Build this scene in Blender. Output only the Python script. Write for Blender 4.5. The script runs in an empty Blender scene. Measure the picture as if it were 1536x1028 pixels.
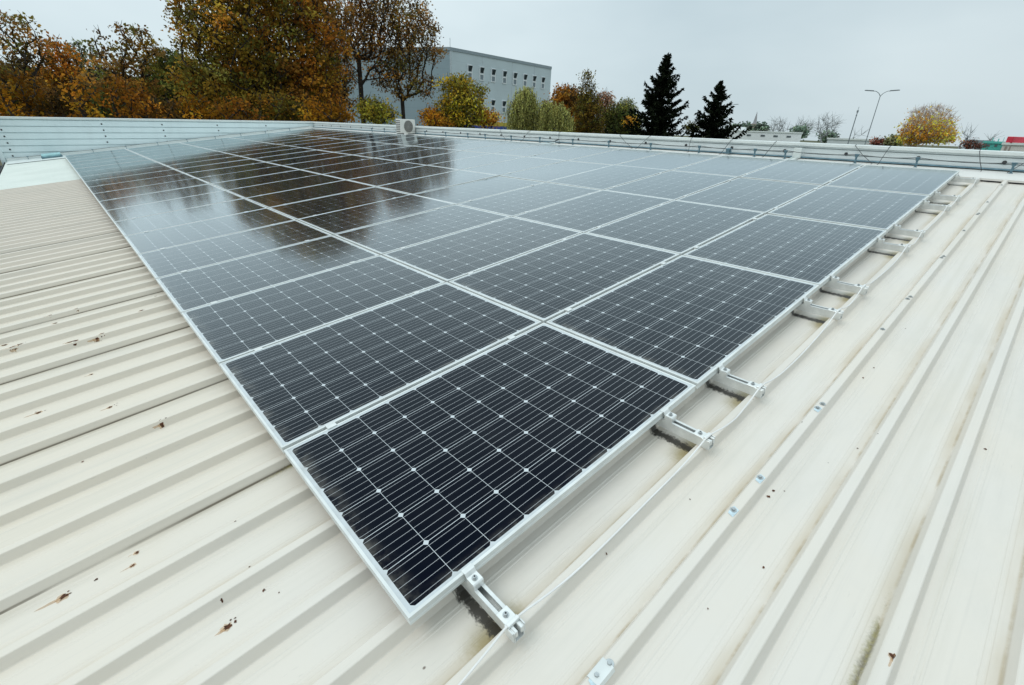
import bpy, bmesh, math, random
import numpy as np
from mathutils import Vector, Matrix

# ------------------------------------------------------------------ camera, sky, sun
scene = bpy.context.scene
COL = scene.collection
H0 = 7.5                      # height of the array's low front corner above the ground
SL = math.radians(7.0)        # roof pitch
CAM = Vector((-0.42817, -0.86365, H0 + 1.33156))
FPX = 708.877
CX = Vector((0.7370674, -0.6749617, 0.0340345))
CY = Vector((0.2567682, 0.3262671, 0.9097362))
CZ = Vector((-0.6251414, -0.6617979, 0.4137895))
cam = bpy.data.cameras.new('camera')
cam.sensor_width = 36.0
cam.lens = 36.0 * FPX / 1536.0
cam.clip_start = 0.05
cam.clip_end = 6000.0
camo = bpy.data.objects.new('camera', cam)
COL.objects.link(camo)
camo.matrix_world = Matrix(((CX.x, CY.x, CZ.x, CAM.x), (CX.y, CY.y, CZ.y, CAM.y), (CX.z, CY.z, CZ.z, CAM.z), (0, 0, 0, 1)))
scene.camera = camo

SUN_EL, SUN_AZ = math.radians(54), math.radians(160)     # azimuth measured from +X towards +Y
world = bpy.data.worlds.new('World')
scene.world = world
world.use_nodes = True
nt = world.node_tree
nt.nodes.clear()
wo = nt.nodes.new('ShaderNodeOutputWorld')
sky = nt.nodes.new('ShaderNodeTexSky')
sky.sky_type = 'NISHITA'
sky.sun_disc = False
sky.sun_elevation = SUN_EL
sky.sun_rotation = math.pi / 2 - SUN_AZ
sky.dust_density = 4.0
sky.air_density = 1.0
b1 = nt.nodes.new('ShaderNodeBackground')
b1.inputs['Strength'].default_value = 0.05
nt.links.new(sky.outputs[0], b1.inputs['Color'])
tc = nt.nodes.new('ShaderNodeTexCoord')
mp = nt.nodes.new('ShaderNodeMapping')
mp.inputs['Scale'].default_value = (1.0, 1.0, 2.6)
nt.links.new(tc.outputs['Generated'], mp.inputs['Vector'])
nz = nt.nodes.new('ShaderNodeTexNoise')
nz.inputs['Scale'].default_value = 1.7
nz.inputs['Detail'].default_value = 4.0
nz.inputs['Roughness'].default_value = 0.5
nt.links.new(mp.outputs[0], nz.inputs['Vector'])
cr = nt.nodes.new('ShaderNodeValToRGB')
cr.color_ramp.elements[0].position = 0.30
cr.color_ramp.elements[0].color = (0.620, 0.755, 0.815, 1)
cr.color_ramp.elements[1].position = 0.70
cr.color_ramp.elements[1].color = (0.820, 0.950, 0.995, 1)
nt.links.new(nz.outputs['Fac'], cr.inputs['Fac'])
b2 = nt.nodes.new('ShaderNodeBackground')
gd = nt.nodes.new('ShaderNodeVectorMath')
gd.operation = 'DOT_PRODUCT'
nt.links.new(tc.outputs['Generated'], gd.inputs[0])
gd.inputs[1].default_value = (0.20, 0.62, 0.76)          # where the cloud is thinnest
gm = nt.nodes.new('ShaderNodeMapRange')
gm.inputs[1].default_value = 0.30
gm.inputs[2].default_value = 0.95
gm.inputs[3].default_value = 0.86
gm.inputs[4].default_value = 1.10
nt.links.new(gd.outputs['Value'], gm.inputs[0])
sx = nt.nodes.new('ShaderNodeSeparateXYZ')
nt.links.new(tc.outputs['Generated'], sx.inputs[0])
ge = nt.nodes.new('ShaderNodeMapRange')                  # an overcast sky is brightest overhead
ge.interpolation_type = 'SMOOTHSTEP'
ge.inputs[1].default_value = 0.40
ge.inputs[2].default_value = 1.0
ge.inputs[3].default_value = 1.0
ge.inputs[4].default_value = 1.75
nt.links.new(sx.outputs[2], ge.inputs[0])
gx = nt.nodes.new('ShaderNodeMath')
gx.operation = 'MULTIPLY'
nt.links.new(gm.outputs[0], gx.inputs[0])
nt.links.new(ge.outputs[0], gx.inputs[1])
nt.links.new(gx.outputs[0], b2.inputs['Strength'])
nt.links.new(cr.outputs[0], b2.inputs['Color'])
mx = nt.nodes.new('ShaderNodeMixShader')
mx.inputs[0].default_value = 0.88
nt.links.new(b1.outputs[0], mx.inputs[1])
nt.links.new(b2.outputs[0], mx.inputs[2])
nt.links.new(mx.outputs[0], wo.inputs['Surface'])

sun = bpy.data.lights.new('sun', 'SUN')
sun.energy = 0.72
sun.angle = math.radians(28)
sun.color = (1.0, 0.965, 0.90)
suno = bpy.data.objects.new('sun', sun)
COL.objects.link(suno)
sd = Vector((math.cos(SUN_EL) * math.cos(SUN_AZ), math.cos(SUN_EL) * math.sin(SUN_AZ), math.sin(SUN_EL)))
suno.rotation_euler = sd.to_track_quat('Z', 'Y').to_euler()
suno.location = (0, 0, 60)

vs = scene.view_settings
vs.view_transform = 'Standard'
vs.look = 'None'
vs.exposure = 0.0
vs.gamma = 1.0
vs.use_curve_mapping = False
scene.cycles.max_bounces = 6
scene.cycles.transparent_max_bounces = 8

# ------------------------------------------------------------------ helpers
RNG = np.random.default_rng(7)
random.seed(7)
ROOF = Matrix.Translation((0, 0, H0)) @ Matrix.Rotation(-SL, 4, 'Y')   # roof frame: x up the slope, y along the eaves
RROT = (0.0, -SL, 0.0)


def rw(x, y, z=0.0):
    return ROOF @ Vector((x, y, z))


def ray(px, py):
    return (CX * (px - 768) + CY * (514 - py)) / FPX - CZ


def at(px, dist, py=190.0):
    """ground-plan point seen in photo column px at horizontal distance dist, and the height of the ray there"""
    d = ray(px, py)
    k = dist / math.hypot(d.x, d.y)
    return CAM + d * k


def tag(o, label=None, cat=None, group=None, kind=None):
    if label: o['label'] = label
    if cat: o['category'] = cat
    if group: o['group'] = group
    if kind: o['kind'] = kind
    return o


def empty(name, loc=(0, 0, 0), rot=(0, 0, 0)):
    o = bpy.data.objects.new(name, None)
    o.empty_display_size = 0.2
    COL.objects.link(o)
    o.location = loc
    o.rotation_euler = rot
    return o


class MB:
    """collects boxes, prisms and tubes into one mesh"""

    def __init__(self):
        self.v, self.f, self.m = [], [], []

    def add(self, vs, fs, mi=0):
        n = len(self.v)
        self.v += [tuple(p) for p in vs]
        self.f += [tuple(i + n for i in f) for f in fs]
        self.m += [mi] * len(fs)

    def box(self, x0, x1, y0, y1, z0, z1, mi=0):
        self.add([(x0, y0, z0), (x1, y0, z0), (x1, y1, z0), (x0, y1, z0), (x0, y0, z1), (x1, y0, z1), (x1, y1, z1), (x0, y1, z1)],
                 [(0, 3, 2, 1), (4, 5, 6, 7), (0, 1, 5, 4), (1, 2, 6, 5), (2, 3, 7, 6), (3, 0, 4, 7)], mi)

    def quad(self, a, b, c, d, mi=0):
        self.add([a, b, c, d], [(0, 1, 2, 3)], mi)

    def tube(self, pts, r, n=8, mi=0, caps=True):
        pts = [Vector(p) for p in pts]
        rs = r if isinstance(r, (list, tuple)) else [r] * len(pts)
        vs, fs = [], []
        up = None
        for i, p in enumerate(pts):
            t = (pts[min(i + 1, len(pts) - 1)] - pts[max(i - 1, 0)]).normalized()
            if up is None:
                up = t.orthogonal().normalized()
            up = (up - t * up.dot(t)).normalized()
            s = t.cross(up)
            for k in range(n):
                a = 2 * math.pi * k / n
                vs.append(p + (up * math.cos(a) + s * math.sin(a)) * rs[i])
        for i in range(len(pts) - 1):
            for k in range(n):
                k2 = (k + 1) % n
                fs.append((i * n + k, i * n + k2, (i + 1) * n + k2, (i + 1) * n + k))
        if caps:
            fs.append(tuple(range(n - 1, -1, -1)))
            fs.append(tuple((len(pts) - 1) * n + k for k in range(n)))
        self.add(vs, fs, mi)

    def prism(self, prof, axis, a, b, mi=0, caps=True):
        """extrude a closed 2-D profile along an axis ('x': profile is (y,z); 'y': profile is (x,z))"""
        n = len(prof)
        mk = (lambda t, q: (t, q[0], q[1])) if axis == 'x' else ((lambda t, q: (q[0], t, q[1])) if axis == 'y' else (lambda t, q: (q[0], q[1], t)))
        vs = [mk(a, q) for q in prof] + [mk(b, q) for q in prof]
        fs = [(i, (i + 1) % n, n + (i + 1) % n, n + i) for i in range(n)]
        if caps:
            fs += [tuple(range(n - 1, -1, -1)), tuple(range(n, 2 * n))]
        self.add(vs, fs, mi)

    def mesh(self, name, mats, smooth=False, bevel=0.0):
        me = bpy.data.meshes.new(name)
        me.from_pydata(self.v, [], self.f)
        for m in (mats if isinstance(mats, (list, tuple)) else [mats]):
            me.materials.append(m)
        me.polygons.foreach_set('material_index', self.m)
        bm = bmesh.new()
        bm.from_mesh(me)
        bmesh.ops.recalc_face_normals(bm, faces=bm.faces)
        if bevel:
            es = [e for e in bm.edges if len(e.link_faces) == 2 and e.calc_face_angle(0) > 0.6]
            bmesh.ops.bevel(bm, geom=es, offset=bevel, segments=1, affect='EDGES', clamp_overlap=True)
        bm.to_mesh(me)
        bm.free()
        if smooth:
            me.polygons.foreach_set('use_smooth', [True] * len(me.polygons))
        me.update()
        return me

    def build(self, name, mats, parent=None, smooth=False, bevel=0.0):
        return link(name, self.mesh(name, mats, smooth, bevel), parent)


def link(name, me, parent=None, loc=None, rot=None):
    o = bpy.data.objects.new(name, me)
    COL.objects.link(o)
    if parent: o.parent = parent
    if loc: o.location = loc
    if rot: o.rotation_euler = rot
    return o


WORDS = 'first second third fourth fifth sixth seventh eighth ninth tenth eleventh twelfth thirteenth fourteenth fifteenth sixteenth seventeenth eighteenth nineteenth twentieth'.split()


def nth(i):
    return WORDS[i]


# ------------------------------------------------------------------ node helpers / materials
class NT:
    def __init__(self, name):
        self.mat = bpy.data.materials.new(name)
        self.mat.use_nodes = True
        self.t = self.mat.node_tree
        self.b = self.t.nodes['Principled BSDF']

    def n(self, typ, **kw):
        nd = self.t.nodes.new(typ)
        for k, v in kw.items():
            setattr(nd, k, v)
        return nd

    def set(self, sock, v):
        if hasattr(v, 'is_linked'):
            self.t.links.new(v, sock)
        elif isinstance(v, (tuple, list)) and len(v) == 3 and len(getattr(sock, 'default_value', (0,) * 3)) == 4:
            sock.default_value = (*v, 1)
        else:
            sock.default_value = v

    def m(self, op, a, b=0.0, c=0.0):
        nd = self.n('ShaderNodeMath', operation=op)
        self.set(nd.inputs[0], a); self.set(nd.inputs[1], b); self.set(nd.inputs[2], c)
        return nd.outputs[0]

    def step(self, x, lo, hi):
        nd = self.n('ShaderNodeMapRange', interpolation_type='SMOOTHSTEP')
        self.set(nd.inputs[0], x); self.set(nd.inputs[1], lo); self.set(nd.inputs[2], hi)
        return nd.outputs[0]

    def mix(self, f, a, b):
        nd = self.n('ShaderNodeMix', data_type='RGBA')
        self.set(nd.inputs[0], f); self.set(nd.inputs[6], a); self.set(nd.inputs[7], b)
        return nd.outputs[2]

    def noise(self, vec, scale, detail=3.0, rough=0.55):
        nd = self.n('ShaderNodeTexNoise')
        if vec is not None: self.t.links.new(vec, nd.inputs['Vector'])
        nd.inputs['Scale'].default_value = scale
        nd.inputs['Detail'].default_value = detail
        nd.inputs['Roughness'].default_value = rough
        return nd.outputs['Fac']

    def obj(self):
        return self.n('ShaderNodeTexCoord').outputs['Object']

    def xyz(self, v):
        nd = self.n('ShaderNodeSeparateXYZ')
        self.t.links.new(v, nd.inputs[0])
        return nd.outputs

    def scaled(self, v, s):
        nd = self.n('ShaderNodeMapping')
        self.t.links.new(v, nd.inputs['Vector'])
        nd.inputs['Scale'].default_value = s
        return nd.outputs[0]

    def bump(self, h, strength=0.2, dist=0.01):
        nd = self.n('ShaderNodeBump')
        self.set(nd.inputs['Height'], h)
        nd.inputs['Strength'].default_value = strength
        nd.inputs['Distance'].default_value = dist
        self.t.links.new(nd.outputs[0], self.b.inputs['Normal'])

    def out(self, color, rough=0.5, metal=0.0, ior=None):
        self.set(self.b.inputs['Base Color'], color)
        self.set(self.b.inputs['Roughness'], rough)
        self.set(self.b.inputs['Metallic'], metal)
        if ior: self.b.inputs['IOR'].default_value = ior
        return self.mat


def plain(name, color, rough=0.5, metal=0.0, var=0.12, scale=8.0):
    """colour with a soft procedural variation"""
    t = NT(name)
    o = t.obj()
    f = t.noise(o, scale, 4.0)
    c = t.mix(t.step(f, 0.3, 0.7), tuple(x * (1 - var) for x in color), tuple(min(1, x * (1 + var)) for x in color))
    return t.out(c, rough, metal)


A0, PITCH = -0.195, 0.2625      # first rib past the array's front edge; rib spacing
PAN, RIB = -0.125, -0.085       # heights of the sheet's pan and rib tops in the roof frame


def roof_material(name, white=False):
    t = NT(name)
    o = t.obj()
    X, Y, Z = t.xyz(o)
    k = t.m('DIVIDE', t.m('SUBTRACT', Y, A0), PITCH)
    kr = t.m('ROUND', k)
    d = t.m('MULTIPLY', t.m('SUBTRACT', k, kr), PITCH)          # signed distance to the nearest rib
    ad = t.m('ABSOLUTE', d)
    long1 = t.noise(t.scaled(o, (0.55, 14.0, 1.0)), 1.0, 5.0, 0.6)
    long2 = t.noise(t.scaled(o, (1.3, 60.0, 1.0)), 1.0, 3.0, 0.6)
    patch = t.noise(o, 1.1, 4.0, 0.6)
    if white:
        base = t.mix(t.step(patch, 0.3, 0.7), (0.66, 0.70, 0.645), (0.72, 0.755, 0.70))
        base = t.mix(t.m('MULTIPLY', t.step(long1, 0.5, 0.8), 0.25), base, (0.62, 0.64, 0.58))
        return t.out(base, 0.5)
    # creamier towards the old sheets beyond the first few metres, greyer at the front
    cream = t.m('ADD', t.step(Y, -0.2, 2.0), t.m('MULTIPLY', t.step(patch, 0.35, 0.75), 0.5))
    base = t.mix(t.m('MINIMUM', cream, 1.0), (0.705, 0.662, 0.602), (0.715, 0.647, 0.550))
    old = t.step(Y, 3.5, 9.0)
    base = t.mix(t.m('MULTIPLY', old, 0.85), base, (0.715, 0.640, 0.560))
    base = t.mix(t.m('MULTIPLY', t.step(long1, 0.48, 0.80), 0.55), base, (0.585, 0.545, 0.465))
    base = t.mix(t.m('MULTIPLY', t.step(long2, 0.52, 0.80), 0.30), base, (0.58, 0.55, 0.50))
    # water stains along the foot of each rib
    foot = t.m('MULTIPLY', t.step(ad, 0.030, 0.038), t.m('SUBTRACT', 1.0, t.step(ad, 0.042, 0.085)))
    ups = t.step(d, 0.0, 0.004)
    var = t.noise(t.scaled(o, (0.9, 3.0, 1.0)), 1.0, 4.0, 0.6)
    fs = t.m('MULTIPLY', foot, t.m('MULTIPLY', t.step(var, 0.36, 0.66), t.m('ADD', t.m('MULTIPLY', ups, 0.55), 0.10)))
    base = t.mix(fs, base, (0.50, 0.415, 0.29))
    # grime line in the foot itself
    line = t.m('MULTIPLY', t.step(ad, 0.029, 0.034), t.m('SUBTRACT', 1.0, t.step(ad, 0.036, 0.044)))
    ln = t.m('MULTIPLY', line, t.m('MULTIPLY', t.step(t.noise(t.scaled(o, (5.0, 3.0, 1.0)), 1.0, 5.0, 0.7), 0.36, 0.66), 0.70))
    base = t.mix(t.m('MULTIPLY', ln, ups), base, (0.40, 0.315, 0.19))
    # overlap seam of every fourth rib: grime on its lower side
    seam = t.m('COMPARE', t.m('FLOORED_MODULO', kr, 4.0), 1.0, 0.1)
    sm = t.m('MULTIPLY', seam, t.m('MULTIPLY', t.step(t.m('MULTIPLY', d, -1.0), 0.026, 0.034), t.m('SUBTRACT', 1.0, t.step(t.m('MULTIPLY', d, -1.0), 0.036, 0.12))))
    sn = t.step(t.noise(t.scaled(o, (0.8, 16.0, 1.0)), 1.0, 4.0, 0.6), 0.30, 0.62)
    base = t.mix(t.m('MULTIPLY', t.m('MULTIPLY', sm, sn), t.m('MULTIPLY', t.step(Y, 0.2, 0.8), 0.50)), base, (0.37, 0.33, 0.255))
    thin = t.m('MULTIPLY', seam, t.m('MULTIPLY', t.step(t.m('MULTIPLY', d, -1.0), 0.030, 0.033), t.m('SUBTRACT', 1.0, t.step(t.m('MULTIPLY', d, -1.0), 0.036, 0.040))))
    base = t.mix(t.m('MULTIPLY', thin, t.m('MULTIPLY', t.step(Y, 0.2, 0.8), t.step(var, 0.3, 0.5))), base, (0.16, 0.13, 0.09))
    # grey dirt film in broad patches, scuffs and run marks down the slope
    film = t.m('MULTIPLY', t.step(t.noise(t.scaled(o, (0.8, 2.2, 1.0)), 1.0, 6.0, 0.7), 0.46, 0.72), 0.30)
    base = t.mix(film, base, (0.545, 0.52, 0.465))
    scf = t.m('MULTIPLY', t.step(t.noise(t.scaled(o, (16.0, 150.0, 1.0)), 1.0, 2.0, 0.6), 0.66, 0.74), t.step(t.noise(o, 2.3, 2.0), 0.50, 0.66))
    base = t.mix(t.m('MULTIPLY', scf, 0.30), base, (0.42, 0.40, 0.36))
    # fine specks of dirt and small rust pits
    vo = t.n('ShaderNodeTexVoronoi')
    t.t.links.new(t.scaled(o, (7.0, 9.0, 9.0)), vo.inputs['Vector'])
    vo.inputs['Scale'].default_value = 1.0
    sp = t.m('SUBTRACT', 1.0, t.step(vo.outputs['Distance'], 0.018, 0.05))
    cs = t.xyz(vo.outputs['Color'])
    sp = t.m('MULTIPLY', sp, t.m('GREATER_THAN', cs[0], 0.70))
    base = t.mix(t.m('MULTIPLY', sp, 0.85), base, t.mix(cs[1], (0.10, 0.045, 0.02), (0.16, 0.15, 0.13)))
    # moss growing where water stands
    mossy = None
    for (mx_, my_, rad, amt) in ((0.02, 1.06, 0.16, 1.0), (-0.02, 0.17, 0.10, .8), (0.03, 3.67, 0.14, 1.0), (0.95, -0.935, 0.13, 1.1), (0.80, -0.935, 0.12, 1.0), (1.15, -0.935, 0.12, 0.5)):
        vd = t.n('ShaderNodeVectorMath', operation='DISTANCE')
        cmb = t.n('ShaderNodeCombineXYZ')
        t.set(cmb.inputs[0], t.m('MULTIPLY', X, 0.55)); t.set(cmb.inputs[1], t.m('MULTIPLY', Y, 3.4))
        t.t.links.new(cmb.outputs[0], vd.inputs[0])
        vd.inputs[1].default_value = (mx_ * 0.55, my_ * 3.4, 0)
        g = t.m('MULTIPLY', t.m('SUBTRACT', 1.0, t.step(vd.outputs['Value'], rad * 0.15, rad)), amt)
        mossy = g if mossy is None else t.m('MAXIMUM', mossy, g)
    mn = t.noise(o, 95.0, 4.0, 0.7)
    mk = t.step(t.m('ADD', t.m('MULTIPLY', mossy, 0.62), t.m('MULTIPLY', mn, 0.62)), 0.60, 0.80)
    mk = t.m('MULTIPLY', t.m('MULTIPLY', mk, t.step(ad, 0.024, 0.036)), t.m('SUBTRACT', 1.0, t.step(t.m('ADD', ad, t.m('MULTIPLY', mn, 0.03)), 0.046, 0.075)))
    mcol = t.mix(t.step(t.noise(o, 40.0, 3.0), 0.35, 0.65), (0.210, 0.180, 0.014), (0.075, 0.060, 0.010))
    base = t.mix(t.m('MULTIPLY', mk, 0.8), base, mcol)
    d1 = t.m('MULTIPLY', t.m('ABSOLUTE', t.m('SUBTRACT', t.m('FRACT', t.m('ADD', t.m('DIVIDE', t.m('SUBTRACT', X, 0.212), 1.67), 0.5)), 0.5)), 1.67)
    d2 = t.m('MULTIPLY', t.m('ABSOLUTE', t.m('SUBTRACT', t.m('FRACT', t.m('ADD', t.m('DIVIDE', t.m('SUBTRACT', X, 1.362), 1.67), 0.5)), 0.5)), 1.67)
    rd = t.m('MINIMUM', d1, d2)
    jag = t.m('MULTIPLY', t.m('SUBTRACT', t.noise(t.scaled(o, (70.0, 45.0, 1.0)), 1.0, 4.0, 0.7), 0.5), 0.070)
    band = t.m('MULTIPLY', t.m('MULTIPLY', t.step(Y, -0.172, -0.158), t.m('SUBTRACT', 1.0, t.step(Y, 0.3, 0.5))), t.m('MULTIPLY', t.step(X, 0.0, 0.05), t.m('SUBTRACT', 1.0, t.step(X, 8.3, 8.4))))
    rail_shade_dirt = t.m('MULTIPLY', t.m('SUBTRACT', 1.0, t.step(t.m('ADD', rd, jag), 0.012, 0.034)), band)  # shade beneath the rails painted near-black, together with dirt and moss
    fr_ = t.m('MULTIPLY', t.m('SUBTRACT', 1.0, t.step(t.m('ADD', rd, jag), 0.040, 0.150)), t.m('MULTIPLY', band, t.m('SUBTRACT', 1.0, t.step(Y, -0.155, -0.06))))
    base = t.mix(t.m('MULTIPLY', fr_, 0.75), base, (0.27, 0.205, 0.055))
    base = t.mix(t.m('MULTIPLY', rail_shade_dirt, 0.92), base, (0.010, 0.008, 0.005))
    t.bump(t.noise(t.scaled(o, (1.0, 5.0, 1.0)), 1.0, 3.0), 0.5, 0.020)
    return t.out(base, t.m('ADD', t.m('MULTIPLY', patch, 0.25), 0.34))


PX, PY, GAP = 1.67, 1.06508, 0.02      # array pitch up the slope and along the eaves
PW, PL = PX - GAP, PY - GAP


def panel_material():
    t = NT('solar_cells')
    uv = t.n('ShaderNodeTexCoord').outputs['UV']
    U, V, _ = t.xyz(uv)
    mu, mv = 0.025, 0.021
    cw, ch = (PW - 2 * mu) / 10, (PL - 2 * mv) / 6
    cu = t.m('DIVIDE', t.m('SUBTRACT', U, mu), cw)
    cv = t.m('DIVIDE', t.m('SUBTRACT', V, mv), ch)
    fu, fv = t.m('FRACT', cu), t.m('FRACT', cv)
    inside = t.m('MULTIPLY', t.m('MULTIPLY', t.m('GREATER_THAN', cu, 0), t.m('LESS_THAN', cu, 10)), t.m('MULTIPLY', t.m('GREATER_THAN', cv, 0), t.m('LESS_THAN', cv, 6)))
    du = t.m('MULTIPLY', t.m('MINIMUM', fu, t.m('SUBTRACT', 1, fu)), cw)
    dv = t.m('MULTIPLY', t.m('MINIMUM', fv, t.m('SUBTRACT', 1, fv)), ch)
    gap = t.m('MAXIMUM', t.m('LESS_THAN', du, 0.0009), t.m('LESS_THAN', dv, 0.0012))
    cut = t.m('LESS_THAN', t.m('ADD', du, dv), 0.0125)
    white = t.m('MAXIMUM', t.m('MAXIMUM', gap, cut), t.m('SUBTRACT', 1, inside))
    bb = t.m('MULTIPLY', t.m('ABSOLUTE', t.m('SUBTRACT', t.m('FRACT', t.m('MULTIPLY', fv, 5)), 0.5)), ch / 5)
    bus = t.m('LESS_THAN', bb, 0.0008)
    oi = t.n('ShaderNodeObjectInfo').outputs['Random']
    cell = t.mix(oi, (0.0018, 0.0032, 0.0085), (0.0034, 0.0052, 0.0110))
    col = t.mix(t.m('MULTIPLY', bus, 0.9), cell, (0.47, 0.49, 0.51))
    col = t.mix(white, col, (0.58, 0.62, 0.64))
    # dust that settled along the lower edges
    o = t.obj()
    edge = t.m('MINIMUM', U, t.m('MULTIPLY', V, 1.6))
    dn = t.noise(o, 9.0, 5.0, 0.65)
    dust = t.m('MULTIPLY', t.m('SUBTRACT', 1, t.step(edge, 0.008, 0.10)), t.step(dn, 0.38, 0.72))
    col = t.mix(t.m('MULTIPLY', dust, 0.40), col, (0.33, 0.31, 0.27))
    run = t.step(t.noise(t.scaled(o, (1.2, 26.0, 1.0)), 1.0, 4.0, 0.65), 0.50, 0.78)
    film = t.m('MULTIPLY', t.m('MAXIMUM', t.step(t.noise(o, 3.2, 6.0, 0.7), 0.42, 0.80), run), t.m('ADD', 0.006, t.m('MULTIPLY', oi, 0.014)))
    col = t.mix(film, col, (0.42, 0.40, 0.36))
    t.bump(t.noise(o, 2.2, 2.0), 0.06, 0.01)
    t.out(col, 0.6)
    t.b.inputs['Specular IOR Level'].default_value = 0.0
    gl = t.n('ShaderNodeBsdfGlossy')
    t.set(gl.inputs['Roughness'], t.m('ADD', 0.07, t.m('MULTIPLY', dn, 0.05)))
    gl.inputs['Color'].default_value = (0.90, 0.975, 1.0, 1)
    bl_ = t.b.inputs['Normal'].links[0].from_socket
    t.t.links.new(bl_, gl.inputs['Normal'])
    lw = t.n('ShaderNodeLayerWeight')
    lw.inputs['Blend'].default_value = 0.5
    fr = t.m('MINIMUM', t.m('ADD', 0.001, t.m('MULTIPLY', t.m('POWER', lw.outputs['Facing'], 4.6), 1.54)), 0.68)   # textured solar glass: low at the normal, steep towards grazing
    ms = t.n('ShaderNodeMixShader')
    t.t.links.new(fr, ms.inputs[0])
    t.t.links.new(t.b.outputs[0], ms.inputs[1])
    t.t.links.new(gl.outputs[0], ms.inputs[2])
    t.t.links.new(ms.outputs[0], t.t.nodes['Material Output'].inputs['Surface'])
    return t.mat


def metal_sheet(name, color, streak=0.3):
    t = NT(name)
    o = t.obj()
    n1 = t.noise(t.scaled(o, (2.0, 2.0, 0.5)), 2.0, 4.0)
    c = t.mix(t.m('MULTIPLY', t.step(n1, 0.4, 0.75), streak), color, tuple(x * 0.72 for x in color))
    return t.out(c, 0.42)


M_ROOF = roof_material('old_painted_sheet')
M_NEW = roof_material('new_white_sheet', True)
M_PV = panel_material()
M_FRAME = plain('anodised_frame', (0.69, 0.715, 0.70), 0.45, 0.1, 0.10, 5)
M_ALU = plain('mill_aluminium', (0.74, 0.755, 0.74), 0.36, 0.35, 0.10, 14)
M_ZINC = plain('zinc_bolt', (0.45, 0.47, 0.47), 0.35, 0.8, 0.15, 90)
M_RUST = plain('rust', (0.085, 0.028, 0.010), 0.9, 0, 0.5, 60)
M_STREAK = plain('rust_streak', (0.58, 0.36, 0.18), 0.8, 0, 0.15, 40)
M_STREAK.node_tree.nodes['Principled BSDF'].inputs['Alpha'].default_value = 0.42
M_PARA = metal_sheet('pale_blue_sheet', (0.76, 0.86, 0.87), 0.2)
M_PARA2 = metal_sheet('grey_sheet', (0.70, 0.75, 0.75), 0.25)
M_CAP = metal_sheet('coping_white', (0.75, 0.79, 0.77), 0.25)
M_FLASH = metal_sheet('flashing_cream', (0.75, 0.73, 0.69), 0.2)
M_BLUE = plain('blue_protective_film', (0.11, 0.20, 0.245), 0.5, 0, 0.25, 12)
M_FILM = plain('pale_blue_film', (0.56, 0.68, 0.73), 0.35, 0, 0.15, 60)
M_DARK = plain('dark_rubber', (0.02, 0.022, 0.024), 0.6, 0, 0.2, 30)
M_WIRE = plain('dark_wire', (0.05, 0.055, 0.06), 0.5, 0, 0.2, 20)
M_WALL = plain('facade_panel_grey', (0.40, 0.42, 0.43), 0.6, 0, 0.06, 0.8)

# ------------------------------------------------------------------ the ground
g = MB()
NG = 40
ext = 3000.0
for i in range(NG):
    for j in range(NG):
        x0, x1 = -ext + 2 * ext * i / NG, -ext + 2 * ext * (i + 1) / NG
        y0, y1 = -ext + 2 * ext * j / NG, -ext + 2 * ext * (j + 1) / NG
        g.quad((x0, y0, 0), (x1, y0, 0), (x1, y1, 0), (x0, y1, 0))
t = NT('grass_and_soil')
o = t.obj()
gc = t.mix(t.step(t.noise(o, 0.03, 6.0, 0.65), 0.35, 0.65), (0.055, 0.075, 0.022), (0.12, 0.10, 0.05))
gc = t.mix(t.step(t.noise(o, 3.0, 4.0), 0.4, 0.7), gc, (0.045, 0.05, 0.018))
M_GROUND = t.out(gc, 0.95)
tag(g.build('ground', M_GROUND), kind='structure')
t = NT('asphalt')
o = t.obj()
M_ASPH = t.out(t.mix(t.noise(o, 20, 4), (0.04, 0.04, 0.042), (0.065, 0.065, 0.065)), 0.9)
g = MB()
g.quad((9.6, -60, 0.004), (34, -60, 0.004), (34, 60, 0.004), (9.6, 60, 0.004))
tag(g.build('yard', M_ASPH), kind='structure')
g = MB()
g.quad((34, -90, 0.008), (420, -260, 0.008), (424, -250, 0.008), (34, -78, 0.008))
tag(g.build('road', M_ASPH), kind='structure')

# ------------------------------------------------------------------ the warehouse under the array
XL, XR, YN, YF = -1.50, 9.05, -13.0, 23.0       # roof extent in the roof frame
wh = empty('warehouse', (0, 0, 0))
tag(wh, 'low warehouse with pale ribbed metal roof and parapets carrying the solar array', 'warehouse')
YS = 14.25                                     # the old sheets end here and newer white ones go on to the wall


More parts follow.
